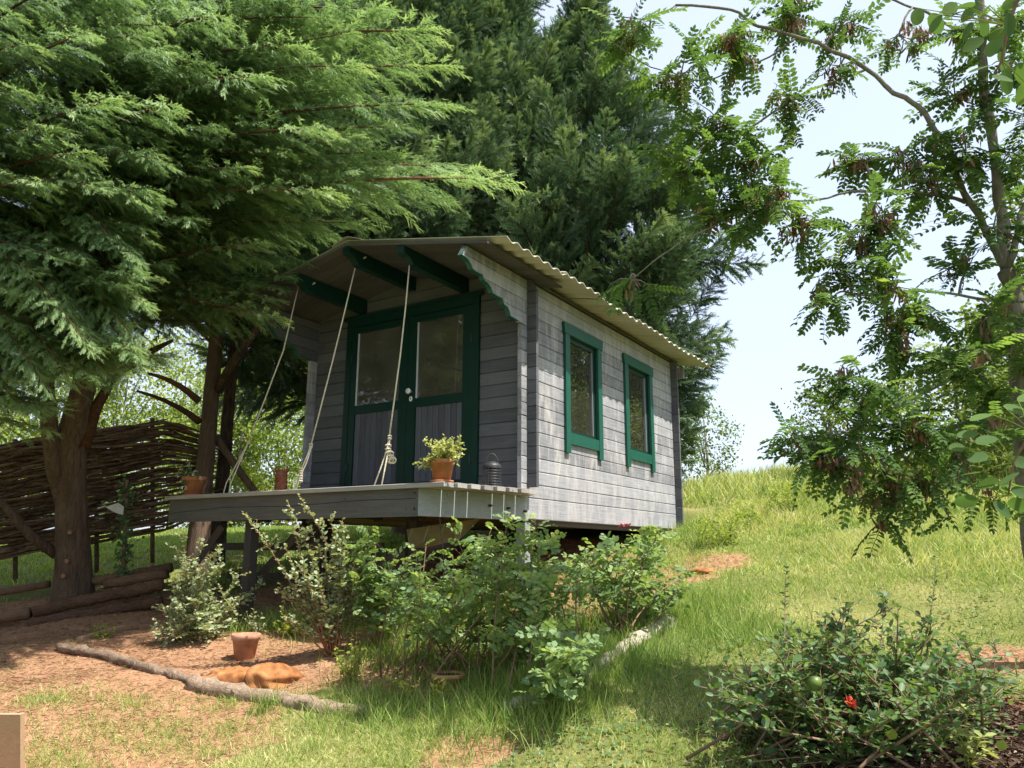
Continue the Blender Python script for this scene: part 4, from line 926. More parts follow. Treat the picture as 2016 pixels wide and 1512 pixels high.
# ---- ivy post
B = W(243, 1142, 8.75)
iv = thing('ivy_post', 'thin garden post wrapped in dark ivy carrying a pale grey panel', 'post', B)
part(MB().tube([B-[0, 0, .1], W(246, 1040, 8.75), W(250, 945, 8.75)], .022, 7), 'post', M_stick, iv, True)
s_ = Soup(); n = 520; t = rng.beta(1.1, 1.2, n); c0 = B+(W(249, 945, 8.75)-B)*t[:, None]
s_.scat(LEAF4, c0+rvec(n, .045)+(rng.random((n, 1)) < .1)*rvec(n, .12), rvec(n)-UP*.4, rvec(n)-CF*.8, rng.uniform(.03, .055, n), .25+rng.normal(size=n)*.12, 1.5)
s_.build('ivy', M_rose, iv)
pv = [(207, 998), (233, 990), (244, 998), (242, 1014), (226, 1009)]; d = 8.66
part(MB().add([W(a, b, d) for a, b in pv]+[W(a, b, d+.03) for a, b in pv], [(4, 3, 2, 1, 0), (5, 6, 7, 8, 9)]+[(i, (i+1) % 5, 5+(i+1) % 5, 5+i) for i in range(5)]), 'panel', M_panel, iv)
part(MB().tube([W(192, 1001, d), W(208, 996, d)], .008, 5), 'panel_arm', M_panel, iv)

# ================================================================== shrubs
def shrub(name, label, cat, base, tips, tpl, ls, m_, nt_, twl, sp, wr, group=None, sm=None, bow=.12, lo=.2, c0=.42, spread=.06, leafup=.4, kindpart='foliage'):
    B = hit(*base); d = dep(B); t = thing(name, label, cat, B, group); s = Soup()
    for a, b, dd in tips:
        wd = MB(); T_ = W(a, b, d+dd)
        stem_leaves(s, wd, B+np.array([rng.normal()*spread, rng.normal()*spread, -.03]), T_, tpl, ls, nt_, twl, sp, wr, bow*rng.uniform(-.3, 1), lo, c0, .5, leafup)
        part(wd, 'stem', sm or M_twig, t, True)
        t.children[-1]['kind'] = 'stuff'
    s.build(kindpart, m_, t); return t
def fan(x0, x1, ytopf, n, dj=.3, ylo=None):
    o = []
    for i in range(n):
        x_ = rng.uniform(x0, x1); yt = np.interp(x_, *ytopf); o.append((x_, yt+(rng.random()**1.6)*((ylo or yt+60)-yt), rng.normal()*dj))
    return o
SG = 'shrubs planted in front of the deck'
shrub('silvery_shrub', 'silvery leaved shrub at the left end of the deck beside the tree trunk', 'shrub', (385, 1258), [(360,1035,0),(345,1075,.1),(395,1060,-.1),(432,1075,0),(440,1110,.2),(420,1090,-.2),(300,1220,-.1),(318,1190,.1),(335,1150,0),(370,1110,-.2),(410,1130,.2),(465,1130,.3),(455,1190,0),(310,1245,-.2),(350,1200,-.3),(390,1180,-.3),(430,1220,-.2),(520,1150,.6),(410,1240,-.3),(340,1240,-.35),(370,1160,-.1),(400,1200,.1)],
      [LEAFR], .046, M_elae, 15, .26, .0145, .007, SG, M_twigr, .1, .2, .42)
shrub('silvery_shrub', 'sparse silvery shrub with long arching shoots and red brown stems before the deck centre', 'shrub', (652, 1292), [(478,1008,-.1),(566,985,0),(588,975,.05),(650,1015,.1),(674,1022,0),(560,1070,-.1),(610,1040,0),(640,1080,.15),(585,1110,-.2),(690,1140,.1),(540,1160,-.1),(560,1215,-.2),(670,1100,0),(700,1160,.2),(625,1130,-.2),(600,1160,.1),(655,1190,-.1),(575,1015,.0),(660,1060,.05)],
      [LEAFR], .046, M_elae, 13, .2, .016, .008, SG, M_twigr, .14, .3, .46, .03)
RT_ = ([(0)],)
shrub('rose_bush', 'slim tall rose shoot with rounded leaves left of the rose thicket', 'rose bush', (745, 1280), [(722,1045,0),(740,1060,.05),(780,1080,0),(700,1075,0),(765,1110,-.1),(730,1120,.1),(790,1120,0),(720,1150,0),(755,1170,-.1)], ROSE, .14, M_rose, 8, .2, .07, .008, SG, M_twig, .08, .3, .58, .03)
shrub('rose_bush', 'dense dark rose bush below the right end of the deck', 'rose bush', (880, 1318), fan(775, 985, ([770,830,880,930,1000],[1105,1075,1030,1050,1030]), 22, .35, 1230), ROSE, .125, M_rose, 7, .2, .066, .008, SG, M_twig, .08, .4, .6, .22)
shrub('rose_bush', 'tall light green rose bush hiding the pale corner post', 'rose bush', (1030, 1330), fan(945, 1150, ([945,1000,1040,1080,1140],[1060,1010,1005,1040,1110]), 21, .35, 1240), ROSE, .125, M_rose, 9, .2, .062, .008, SG, M_twig, .08, .4, .68, .24)
shrub('rose_bush', 'open rose bush with pink bloom beside the long cabin wall', 'rose bush', (1225, 1240), fan(1130, 1365, ([1130,1210,1270,1310,1365],[1110,1040,1005,1040,1120]), 16, .35, 1150), ROSE, .14, M_rose, 8, .24, .065, .009, SG, M_twig, .1, .4, .58, .16)
shrub('rose_bush', 'low spreading rose growth at the front edge of the bed', 'rose bush', (1060, 1375), fan(950, 1190, ([950,1000,1190],[1270,1245,1225]), 11, .3, 1350), ROSE, .13, M_rose, 5, .16, .065, .005, SG, M_twig, .1, .3, .6, .14)
for (px, py, tp_, lb_) in [((570), 1255, [(555,1195,0),(575,1190,0),(595,1205,0),(560,1215,-.1),(585,1225,-.1)], 'bright green sprout just left of the red brown stems'),
    (497, 1262, [(485,1205,0),(500,1200,0),(512,1215,0)], 'small pale sprout behind the empty terracotta pot'),
    (690, 1345, [(665,1275,0),(690,1260,0),(710,1265,0),(675,1300,-.1),(705,1300,-.1)], 'yellow green sprout in the middle of the bed front'),
    (205, 1258, [(190,1238,0),(205,1230,0),(222,1240,0),(212,1236,0)], 'small bright weed on the shaded earth near the slat'),
    (700, 1230, [(680,1180,0),(715,1175,0),(735,1190,0),(760,1180,0)], 'bluish low sprout at the foot of the slim rose shoot')]:
    shrub('sprout', lb_, 'plant', (px, py), tp_+[(a+rng.normal()*8, b+15, rng.normal()*.06) for a, b, _ in tp_], [LEAFR, LEAF4], .045, M_fern if 'yellow' in lb_ or 'bright' in lb_ else M_elae, 5, .1, .03, .005, 'sprouts in the planting bed', M_twig, .1, .2, .4, .02)
for (px, py, tp_, lb_) in [(822, 1385, [(765,1335,0),(785,1345,0),(800,1350,0)], 'yellow fern like leaf left of the buff pot'), (838, 1390, [(852,1335,0),(866,1342,0),(872,1350,0)], 'yellow fern like leaf touching the buff pot')]:
    shrub('fern_frond', lb_, 'fern', (px, py), tp_, [LEAF2], .06, M_fern, 2, .05, .014, .004, 'yellow fern leaves at the bed edge', M_fern, .3, .1, .75, .01)
pk = W(1222, 1035, dep(hit(1225, 1240))-.1); rb_ = [o for o in COL.objects if o.get('label', '').startswith('open rose bush')][0]
for j in range(2):
    s_ = Soup()
    for kk in range(14): s_.scat(LEAFR, [pk+CR*(.05*j)+rvec(1, .008)[0]], rvec(1)[0]+UP*.6, rvec(1), .019, .5, 1.2)
    s_.build('bloom', M_pink, rb_, None)
# right-hand quince thicket
Bq = hit(1700, 1480)
QT = fan(1375, 2030, ([1375,1440,1550,1650,1760,1850,1950,2030],[1320,1265,1225,1200,1190,1225,1265,1310]), 80, .4, 1480)
qb = shrub('quince_bush', 'wide dark green quince bush filling the lower right foreground', 'shrub', (1690, 1470), QT+[(1400,1440,-.2),(1480,1500,-.3),(1420,1500,-.3),(1560,1505,-.3),(1650,1500,-.35)], [LEAFR, LEAF4], .055, M_quin, 11, .26, .026, .009, None, M_twig, .1, .15, .4, .4, .5)
dq = dep(Bq)
for a, b, dd, ba, bb in ((1548, 1118, .5, 1545, 1300), (1842, 1092, .3, 1800, 1330), (1735, 1150, .2, 1730, 1300)):
    s_ = Soup(); w_ = MB(); stem_leaves(s_, w_, W(ba, bb, dq), W(a, b, dq+dd), [LEAF4], .036, 0, .1, .013, .004, .05, .2, .4); s_.build('shoot_leaves', M_quin, qb); part(w_, 'shoot', M_twig, qb, True)
s_ = Soup()
for kk in range(18): s_.scat(LEAFR, [W(1671, 1382, dq-.35)+rvec(1, .008)[0]], rvec(1)[0]+UP*.5, rvec(1), .022, .5, 1.2)
s_.build('flower', M_red, qb, None)
part(MB().lathe([(.001, -.034), (.02, -.03), (.034, -.006), (.035, .01), (.024, .03), (.006, .033), (.001, .028)], W(1604, 1346, dq-.35), 14), 'fruit', M_fruit, qb, True)
for (px, py, lb_) in ((1752, 1457, 'yellow fallen leaf on the dark mulch under the quince'), (1968, 1478, 'yellow fallen leaf near the lower right corner')):
    B = W(px, py, dq-.42); s_ = Soup(); s_.scat(LEAFR, [B], [CU+CR*.3], -CF+UP*.5, .055, .5, 1.2); o = s_.build('fallen_leaf', M_fern, None, None); tag(o, lb_, 'leaf', 'yellow fallen leaves')
shrub('weed_plant', 'pale weed with toothed leaves on the mulch in the lower right corner', 'plant', (1905, 1512), [(1910,1395,-.2),(1880,1440,-.2),(1935,1450,-.2),(1950,1480,-.2)], [LEAF4], .06, M_herb, 5, .1, .03, .006, None, M_herb, .1, .3, .3, .02)
# meadow weeds on the slope
for (px, py, top, sp_, lb_) in [(1425, 1075, 1000, 60, 'loose green weed clump on the slope beside the rear of the cabin'), (1600, 985, 930, 60, 'tall weeds along the ridge left of the locust foliage'), (1545, 1010, 945, 40, 'bushy weed on the upper slope'), (1480, 1040, 985, 40, 'small weed clump above the bare path')]:
    shrub('weed_clump', lb_, 'plant', (px, py), [(px+rng.uniform(-sp_, sp_), top+rng.uniform(0, 30), rng.normal()*.3) for _ in range(16)], [LEAF2], .07, M_fern, 6, .22, .05, .006, 'weed clumps on the slope', M_fern, .1, .2, .25, .2)
print('shrubs done')
# ================================================================== locust tree on the right
LBRANCH = [  # list of (px, py), depth start/end, radii
 ([(2035,1130),(2028,1000),(2018,900),(2009,769),(2006,658),(1992,574),(1984,533)], 5.0, 5.0, 0.0725, 0.0600),
 ([(1984,533),(1972,440),(1960,347),(1942,208),(1934,111),(1928,14),(1925,-120)], 5.0, 5.1, 0.0435, 0.0240),
 ([(1984,533),(1945,458),(1911,400),(1880,318),(1845,258),(1789,192),(1748,172),(1706,136),(1640,96),(1575,69),(1500,52),(1450,20),(1330,10)], 5.0, 5.3, 0.0348, 0.0108),
 ([(1986,535),(2000,470),(2020,400),(2060,280)], 5.0, 4.9, 0.0348, 0.0180),
 ([(1925,125),(1873,50),(1798,17),(1700,-20)], 5.1, 5.4, 0.0174, 0.0084),
 ([(1706,136),(1606,175),(1484,244),(1400,310),(1330,360)], 5.2, 5.0, 0.0128, 0.0060),
 ([(1900,397),(1803,375),(1720,372),(1600,395),(1500,400)], 5.05, 4.8, 0.0174, 0.0060),
 ([(1992,600),(1906,580),(1811,572),(1678,580)], 5.0, 4.7, 0.0174, 0.0060),
 ([(2014,683),(1934,710),(1859,752),(1795,791),(1700,830)], 5.0, 4.6, 0.0203, 0.0072),
 ([(2016,780),(1934,812),(1845,859),(1740,905),(1650,930)], 5.0, 4.5, 0.0174, 0.0060),
 ([(1575,69),(1480,130),(1380,160),(1280,130),(1180,60)], 5.3, 5.2, 0.0093, 0.0040),
 ([(1500,400),(1420,440),(1330,480),(1250,545)], 4.8, 5.0, 0.0064, 0.0040),
 ([(1330,10),(1260,40),(1180,30)], 5.3, 5.3, 0.0081, 0.0040)]
lo_base = W(2035, 1130, 5.0)
lt = thing('locust_tree', 'locust tree at the right with feathery green leaves and hanging brown seed pods', 'tree', (lo_base[0], lo_base[1], g1(lo_base[0], lo_base[1])))
allp = []
for bi, (pp, d0, d1, r0, r1) in enumerate(LBRANCH):
    dd = np.linspace(d0, d1, len(pp)); P = np.array([W(a, b, d) for (a, b), d in zip(pp, dd)])
    if bi == 0: P = np.r_[[[P[0][0], P[0][1], g1(P[0][0], P[0][1])-.2]], P]
    t = np.linspace(0, 1, len(P)); tt = np.linspace(0, 1, len(P)*4); Q = np.stack([np.interp(tt, t, P[:, i]) for i in range(3)], -1)
    Q[1:-1] += rng.normal(size=(len(Q)-2, 3))*.012
    for _ in range(1): Q[1:-1] = (Q[:-2]+2*Q[1:-1]+Q[2:])/4
    part(MB().tube(Q, (r0+(r1-r0)*np.linspace(0, 1, len(Q))**.65)*(.8 if 1 < bi else 1), 10 if r0 > .05 else 7, True, .07, bi), 'trunk' if bi == 0 else 'limb', M_barkl, lt, True)
    if bi: allp.append(Q)
allp = np.concatenate(allp)
CL = [(1250,60,85,5.2,34,14),(1340,150,95,5.1,36,10),(1450,70,95,5.2,36,22),(1560,30,80,5.3,28,16),(1650,60,60,5.3,16,14),(1430,250,100,5.0,40,6),(1340,330,90,5.0,34,3),(1480,330,95,4.9,38,8),(1400,430,100,4.9,34,14),(1500,410,90,4.8,30,22),
 (1575,440,60,4.8,16,14),(1240,550,55,5.0,9,2),(1655,130,50,5.2,12,10),(1560,200,70,5.1,22,6),(1700,320,65,5.0,20,10),(1715,430,65,4.9,22,20),(1780,300,75,5.0,24,14),(1770,70,60,5.2,10,16),(1880,190,70,5.1,24,8),(1900,300,80,5.0,26,8),(1850,370,85,5.0,26,12),
 (1690,480,50,4.8,12,14),(1660,535,55,4.8,16,3),(1725,570,90,4.75,32,10),(1640,585,50,4.7,14,6),(1800,600,75,4.8,24,12),(1760,640,75,4.7,24,16),(1900,540,70,4.9,20,8),(1955,450,60,4.8,16,2),(1850,700,100,4.7,34,10),(1700,760,90,4.5,32,8),(1680,850,105,4.5,40,10),
 (1780,860,105,4.6,40,16),(1570,880,60,4.4,16,2),(1640,920,65,4.4,20,22),(1750,940,70,4.5,24,14),(1725,1000,45,4.5,12,10),(1880,870,100,4.6,34,14),(1950,780,100,4.8,34,6),(1955,620,80,4.8,24,8),(1985,300,60,4.9,16,4),(1990,150,60,4.9,16,3),(1830,960,70,4.5,20,12),(1930,960,60,4.6,14,6),
 (1880,60,70,5.0,20,6),(1970,40,70,5.0,20,2),(2040,500,90,4.8,24,4),(2050,700,90,4.8,24,6),(2060,880,90,4.8,24,6),(2060,250,100,4.8,24,6)]
Ls = dict(P=[], D=[], N=[], S=[], C=[]); pods = Soup(); tw = MB(); PC = []
for (px, py, rp, d, nl, npod) in CL:
    C = W(px, py, d); r_ = rp*d/FPX*1.25; i = np.argmin(((allp-C)**2).sum(1)+((allp[:, 2] < C[2]-.6)*.3)); b = allp[i]
    tw.tube(bez(b, (b+C)/2+UP*.06, C, np.linspace(0, 1, 6)), np.linspace(.009, .005, 6), 5)
    ends = []
    for k in range(5):
        d_ = nrm(rvec(1)[0]*[1, 1, .8]+nrm(C-b)*.5+UP*.05); e = C+d_*r_*rng.uniform(.45, .8); ends.append((C, e)); tw.tube([C, (C+e)/2+UP*.02, e], [.005, .004, .002], 4)
    ends.append((b+(C-b)*.4, C))
    for j in range(int(nl*1.4)):
        a, e = ends[rng.integers(0, len(ends))]; u = rng.uniform(.15, 1); p_ = a+(e-a)*u; dr = nrm(nrm(e-a)*.5+rvec(1)[0]*[1, 1, .6]-UP*.2)
        Ls['P'].append(p_); Ls['D'].append(dr); Ls['N'].append(UP+rvec(1, .3)[0]); Ls['S'].append(rng.uniform(.16, .27)); Ls['C'].append(np.clip(.42+rng.normal()*.2+(.25 if rng.random() < .14 else 0), .05, .95))
    for j in range(max(1, int(npod/2.4)) if npod else 0):
        a, e = ends[rng.integers(0, len(ends))]; q = a+(e-a)*rng.uniform(.2, .9); n = int(min(22, 7+npod*.6))
        PC.append((q, n))
for k in Ls: Ls[k] = np.array(Ls[k])
Ls['D'] = nrm(Ls['D'])
# individual pinnate leaves as parts: the nearest ones; the remainder joined
dl = np.array([dep(p_) for p_ in Ls['P']]); order = np.argsort(dl/Ls['S']); near = order[:295]; far = order[295:]
def leafmesh(t, m_, c):
    o = trimesh('leaf', t[0][:, :3], t[1], m_, np.clip(t[0][:, 3]+c, 0, 1)); me = o.data; bpy.data.objects.remove(o); return me
LM = [[leafmesh(t, M_loc, c) for c in (.3, .48, .68, .86)] for t in LOC]
pinv = wmat(lt).inverted()
for i in near: spawn(LM[i % 6][int(np.clip(Ls['C'][i]*4.2-.6, 0, 3))], 'leaf', lt, pinv, Ls['P'][i], Ls['D'][i], Ls['N'][i], float(Ls['S'][i]))
lf = Soup(); pick = rng.integers(0, 6, len(far))
for j in range(6):
    q = far[pick == j]; lf.scat(LOC[j], Ls['P'][q], Ls['D'][q], Ls['N'][q], Ls['S'][q], Ls['C'][q])
lf.build('foliage', M_loc, lt); part(tw, 'twigs', M_barkl, lt, True, 'stuff')
POD = T([(-.02,0,0,0), (.02,0,0,0), (.085,.3,.02,.1), (.09,.75,-.02,0), (0,1,.03,-.1), (-.09,.7,.02,.1), (-.085,.3,-.02,0)], [(0,1,2), (0,2,6), (6,2,3), (6,3,5), (5,3,4)])
for (q, n) in PC[:290]:
    s_ = Soup(); o_ = rvec(n, .028)*[1, 1, .7]; dd = -UP+rvec(n, .3)
    s_.scat(POD, q+o_, dd, rvec(n), rng.uniform(.055, .09, n), np.clip(.45+rng.normal(size=n)*.22, 0, 1)); s_.build('pod_cluster', M_pod, lt)
print('locust', len(near), len(far), len(PC), sum(len(f) for f in lf.F))
# near sprigs hanging into the frame from the right
def sprig(label, stem, d, leaves, root_, via):
    P = [W(a, b, d) for a, b in stem]; o = thing('leaf_sprig', label, 'leaf sprig', P[0], 'near leaf sprigs at the right edge'); part(MB().tube(P, np.linspace(.006, .002, len(P)), 6), 'stem', M_twig, o, True)
    st = MB(); PA = np.array(P)
    for (a, b, ln, ang, c) in leaves: q = W(a, b, d); j = int(((PA-q)**2).sum(1).argmin()); st.tube([PA[j], (PA[j]+q)/2+UP*.004, q], [.002, .0015, .001], 4)
    part(st, 'leaf_stalks', M_fern, o, True, 'stuff')
    part(MB().tube(bez(W(*root_), W(*via), P[0], np.linspace(0, 1, 9)), np.linspace(.018, .006, 9), 7), 'stem', M_barkl, o, True)
    pinv = wmat(o).inverted()
    for (a, b, ln, ang, c) in leaves:
        dr = nrm(CR*math.cos(ang)-CU*math.sin(ang)+CF*rng.normal()*.25); nn = nrm(-CF*.55+UP*.6+rvec(1, .5)[0])
        spawn(NLM[c], 'leaf', o, pinv, W(a, b, d+rng.normal()*.06), dr, nn, (ln*d/FPX, ln*.85*d/FPX, ln*.85*d/FPX))
NLM = [leafmesh(LEAFO, M_loc, c) for c in (.22, .32, .44, .62)]
lv = [(a+rng.normal()*7, b+rng.normal()*7, rng.uniform(38, 56), rng.uniform(-.6, 2.9), int(rng.integers(0, 4))) for a, b in [(1825,5),(1850,20),(1885,15),(1915,10),(1935,35),(1960,20),(1975,50),(1965,75),(1975,100),(1972,125),(1960,150),(1985,140),(2000,60),(2010,110),(1990,20),(2020,30),(1900,40),(1870,40),(1945,60),(1985,85),(2015,160),(2030,90),(1945,130),(1880,0),(1830,30),(2005,0)]]
sprig('bright near leaf sprig hanging in from the upper right corner', [(2080,-80),(2010,-20),(1985,50),(1972,120),(1955,150)], 1.75, lv, (2052,300,4.9), (2250,-160,3.2))
lv = [(1950,815,50,2.9,3),(1975,800,52,.2,2),(1925,852,45,3.0,2),(1960,860,50,2.9,1),(2000,850,52,.1,2),(1945,895,46,2.9,1),(1985,905,52,.2,0),(2005,930,50,2.6,1),(1965,945,48,2.8,0),(1925,985,50,3.0,1),(1955,990,50,.6,0),(1985,985,52,.4,1),(1990,965,46,.2,0),(2015,815,50,.3,3),(2020,880,50,.4,2),(1930,930,44,3.1,1),(2005,790,50,-.4,3),(1900,880,36,3.1,2)]
sprig('near leaf sprig with broad rounded leaves at the right edge above the slope', [(2090,780),(2030,850),(1995,910),(1985,975)], 2.1, lv, (2022,930,5.0), (2300,800,3.3))

# ================================================================== trees further off
def broadleaf(label, px, py, d, top, rad, n, ls, m_, seed, group, name='broadleaf_tree', cat='tree', low=.25, c0=.4, tr=.1):
    global rng
    keep = rng; rng = np.random.default_rng(seed); B = W(px, py, d); x, y = B[0], B[1]; z0 = g1(x, y); h = top
    t = thing(name, label, cat, (x, y, z0), group)
    part(MB().tube([(x, y, z0-.1), (x+.03*h, y, z0+h*.3), (x, y+.02*h, z0+h*.8)], [tr, tr*.7, tr*.2], 8), 'trunk', M_barkl, t, True)
    nc = 70; cz = rng.uniform(low, .96, nc); rr = rad*np.interp(cz, [low, .45, .7, 1], [.6, 1, .85, .25])*np.sqrt(rng.random(nc)); a = rng.uniform(0, 6.283, nc)
    Cc = np.stack([x+rr*np.cos(a), y+rr*np.sin(a), z0+h*cz], -1)
    for i in range(8): part(MB().tube([(x, y, z0+h*cz[i]*.5), (Cc[i]+[x, y, z0+h*cz[i]*.6])/2, Cc[i]], [tr*.4, tr*.25, .01], 5), 'limb', M_barkl, t, True)
    k = rng.integers(0, nc, n); P = Cc[k]+rvec(n, 1)*[rad*.16, rad*.16, rad*.11]; s = Soup(); out_ = P-np.array([x, y, z0+h*.5])
    s.scat(LEAF2, P, rvec(n)-UP*.2, out_*.3+UP*.8+rvec(n, .6), ls*rng.uniform(.6, 1.3, n), c0+rng.normal(size=n)*.15+.12*rng.normal(size=nc)[k], 1.5)
    s.build('crown', m_, t); rng = keep; return t
BG = 'sunlit trees beyond the stick fence'
for i, (px, d, h, r_, lb_) in enumerate([(-90, 25, 7, 2.8, 'sunlit tree beyond the fence at the left frame edge'), (60, 29, 8.5, 3.0, 'sunlit tree glimpsed left of the near conifer trunk'), (210, 27, 7.5, 2.8, 'sunlit tree glimpsed right of the near conifer trunk'),
     (330, 31, 8.5, 3.2, 'sunlit tree showing just left of the two close trunks'), (455, 25, 5.6, 2.2, 'yellow green tree with orange tinged leaves right of the two close trunks'), (545, 28, 6.4, 2.5, 'bright green tree showing behind the clay column'), (640, 32, 8, 3, 'sunlit tree mostly hidden behind the cabin left wall')]):
    broadleaf(lb_, px, 1040, d, h, r_, 13000, .13, M_bgl, 60+i, BG, low=.06, c0=.5)
broadleaf('small pale tree on the ridge just right of the cabin', 1392, 1000, 21, 2.9, 1.05, 2600, .085, M_bgl, 71, None, low=.1, c0=.1, tr=.06)
broadleaf('light green tree on the ridge behind the locust foliage', 1640, 960, 15, 1.9, .85, 2600, .075, M_bgl, 72, None, low=.2, c0=.1, tr=.07)
RB = 'sunlit bushes behind the locust tree'
broadleaf('bushy sunlit thicket behind the locust trunk', 1900, 960, 12.5, 2.3, 1.3, 4200, .08, M_bgl, 73, RB, 'broadleaf_bush', 'bush', .05, .12, .05)
broadleaf('tall sunlit bush at the right frame edge behind the locust', 2060, 960, 12, 2.9, 1.4, 4200, .08, M_bgl, 74, RB, 'broadleaf_bush', 'bush', .05, .2, .05)
broadleaf('low sunlit bush on the ridge left of the locust trunk', 1770, 960, 14.5, 1.8, 1.2, 3200, .08, M_bgl, 75, RB, 'broadleaf_bush', 'bush', .05, .15, .05)
for (x, y, h, r_, sd, lb_) in ((7.2, 15.5, 8.0, 3.0, 76, 'round tree up the slope mirrored in the left side window'), (5.4, 18.0, 5.2, 2.2, 77, 'round tree up the slope mirrored in the right side window')):
    B = np.array([x, y, 0]); dd = float((B-CAM)@CF); px_ = 1008+FPX*((B-CAM)@CR)/dd
    broadleaf(lb_, px_, 1000, dd, h, r_, 15000, .19, M_bgl, sd, None, low=.05, c0=.1)
for lb_, pts in (('upper thin overhead cable crossing the sky at the right', [(900,640),(1470,487),(1800,430),(2200,330)]), ('lower thin overhead cable crossing the sky at the right', [(900,690),(1500,521),(1800,445),(2200,335)])):
    o = MB().tube([W(a, b, 30) for a, b in pts], .012, 5).build('overhead_cable', M_cable); tag(o, lb_, 'cable', 'overhead cables')

# ================================================================== ground cover
BL = T([(-.5,0,0,-.12), (.5,0,0,-.12), (-.4,.5,.06,0), (.4,.5,.06,0), (0,1,.3,.1)], [(0,1,3), (0,3,2), (2,3,4)])
fh = nrm(np.array([CF[0], CF[1]])); rh = np.array([fh[1], -fh[0]])
def field(n, dmin, dmax, lat0, lat1, pw=1.):
    u = rng.random(n); d = (dmin**(2-pw)+u*(dmax**(2-pw)-dmin**(2-pw)))**(1/(2-pw)); l = rng.uniform(lat0, lat1, n)*d
    return CAM[0]+fh[0]*d+rh[0]*l, CAM[1]+fh[1]*d+rh[1]*l, d
def patch(x, y, s, ph): return .5+.25*np.sin(x*1.7*s+ph+1.3*np.sin(y*1.1*s))+.25*np.sin(y*2.3*s+ph*2+1.1*np.sin(x*1.9*s))
def grow(x, y, h, wd, c, name, label=None, lean=.35):
    n = len(x); P = np.stack([x, y, gz(x, y)-.004], -1); s = Soup(); s.scat(BL, P, UP+rvec(n, lean)*[1, 1, .2], rvec(n)*[1, 1, .1], h, c, wd/h); o = s.build(name, M_grass, None, 'stuff'); return o
inside = lambda x, y: (x > -3.2) & (x < .05) & (y > -1.4) & (y < 4.3)
dry = [(hit(*q[:2]), q[2]) for q in ((650,1450,.7),(450,1480,.6),(850,1430,.5),(1000,1490,.5),(1120,1495,.3),(700,1500,.6),(1640,1210,.5),(1300,1400,.25))]
# mown turf in the foreground
x, y, d = field(275000, 3.0, 9.5, -.85, 1.15, 1.1); dm = dirt(x, y); keep_ = (rng.random(len(x)) > np.clip(dm*1.02, 0, np.where(y < -2.6, .62, .93)+np.where(y < -2.6, .34, .05)*(patch(x, y, 1.3, 5.) > .38))) & ~inside(x, y); x, y, d, dm = x[keep_], y[keep_], d[keep_], dm[keep_]
dr_ = np.zeros(len(x))
for p_, r_ in dry: dr_ = np.maximum(dr_, np.exp(-((x-p_[0])**2+(y-p_[1])**2)/(2*r_*r_)))
pa = patch(x, y, 1.6, .7); pc = patch(x, y, 5.1, 2.); z_ = gz(x, y); hill = np.clip((z_+1.05)/.5, 0, 1)*(x > .1)
k_ = rng.random(len(x)) < .45+.75*pc*(1-.5*dr_); x, y, d, dm, dr_, pa, pc, hill = [q[k_] for q in (x, y, d, dm, dr_, pa, pc, hill)]
h = rng.uniform(.018, .06, len(x))*(.55+.8*pa)*(1+hill*1.6)*(1-.35*dm)*np.where(rng.random(len(x)) < .03, 2.4, 1)
c = np.clip(.38+.36*dr_+.22*pa*hill+.15*hill+rng.normal(size=len(x))*.17+(rng.random(len(x)) < .16+.4*dr_)*.34+.3*dm, .02, .97)
grow(x, y, h, rng.uniform(.0025, .0048, len(x))*(1+.05*d), c, 'lawn_grass', None, .6)
# taller meadow on the slope
x, y, d = field(235000, 6.0, 21, -.02, 1.1, .75); z_ = gz(x, y); hill = np.clip((z_+.98)/.5, 0, 1)*(x > .12); dm = dirt(x, y)
keep_ = (rng.random(len(x)) < hill*(1-.9*dm)) & ~inside(x, y); x, y, d, hill = x[keep_], y[keep_], d[keep_], hill[keep_]; pa = patch(x, y, .8, 2.1); pb = patch(x, y, 2.2, 4.)
h = rng.uniform(.04, .17, len(x))*(.35+1.0*pa)*(.4+.8*hill)*np.where(rng.random(len(x)) < .05, 2.1, 1)
c = np.clip(.54+.34*(pb-.5)+.2*pa+rng.normal(size=len(x))*.16+(rng.random(len(x)) < .16)*.25, .05, .97)
grow(x, y, h, .003+.0008*d*rng.uniform(.6, 1.3, len(x)), c, 'meadow_grass', None, .6)
# coarse grass along the ridge and behind it
x, y, d = field(66000, 13, 34, -.02, 1.0, .7); z_ = gz(x, y); k_ = (z_ > -.1) & ~inside(x, y); x, y, d = x[k_], y[k_], d[k_]; pa = patch(x, y, .6, 2.1)
grow(x, y, rng.uniform(.1, .4, len(x))*(.4+pa), .004+.0009*d, np.clip(.5+.2*pa+rng.normal(size=len(x))*.15+(rng.random(len(x)) < .2)*.2, .05, .97), 'ridge_grass', None, .5)
# thin dry grass over the worn earth
tx, ty = [], []
for k in range(120):
    p_ = hit(rng.uniform(60, 900), rng.uniform(1375, 1520)) if k < 95 else hit(rng.uniform(1150, 1450), rng.uniform(1090, 1200)); n = int(rng.integers(40, 260)); q_ = rng.uniform(.05, .22); tx.append(p_[0]+rng.normal(size=n)*q_); ty.append(p_[1]+rng.normal(size=n)*q_*.8)
x, y = np.concatenate(tx), np.concatenate(ty); n = len(x)
grow(x, y, rng.uniform(.025, .085, n), rng.uniform(.0025, .0045, n), np.clip(.55+rng.normal(size=n)*.2+(rng.random(n) < .35)*.25, .1, .97), 'dry_grass', None, .8)
# lawn beyond the fence
x, y, d = field(60000, 9, 27, -.85, -.05, .6); keep_ = (gz(x, y) > -1.08) & ~inside(x, y) & (rng.random(len(x)) > dirt(x, y)); x, y, d = x[keep_], y[keep_], d[keep_]
grow(x, y, rng.uniform(.04, .1, len(x)), .004+.0011*d, np.clip(.42+rng.normal(size=len(x))*.12+.12*patch(x, y, .5, 1.), 0, 1), 'far_lawn_grass')
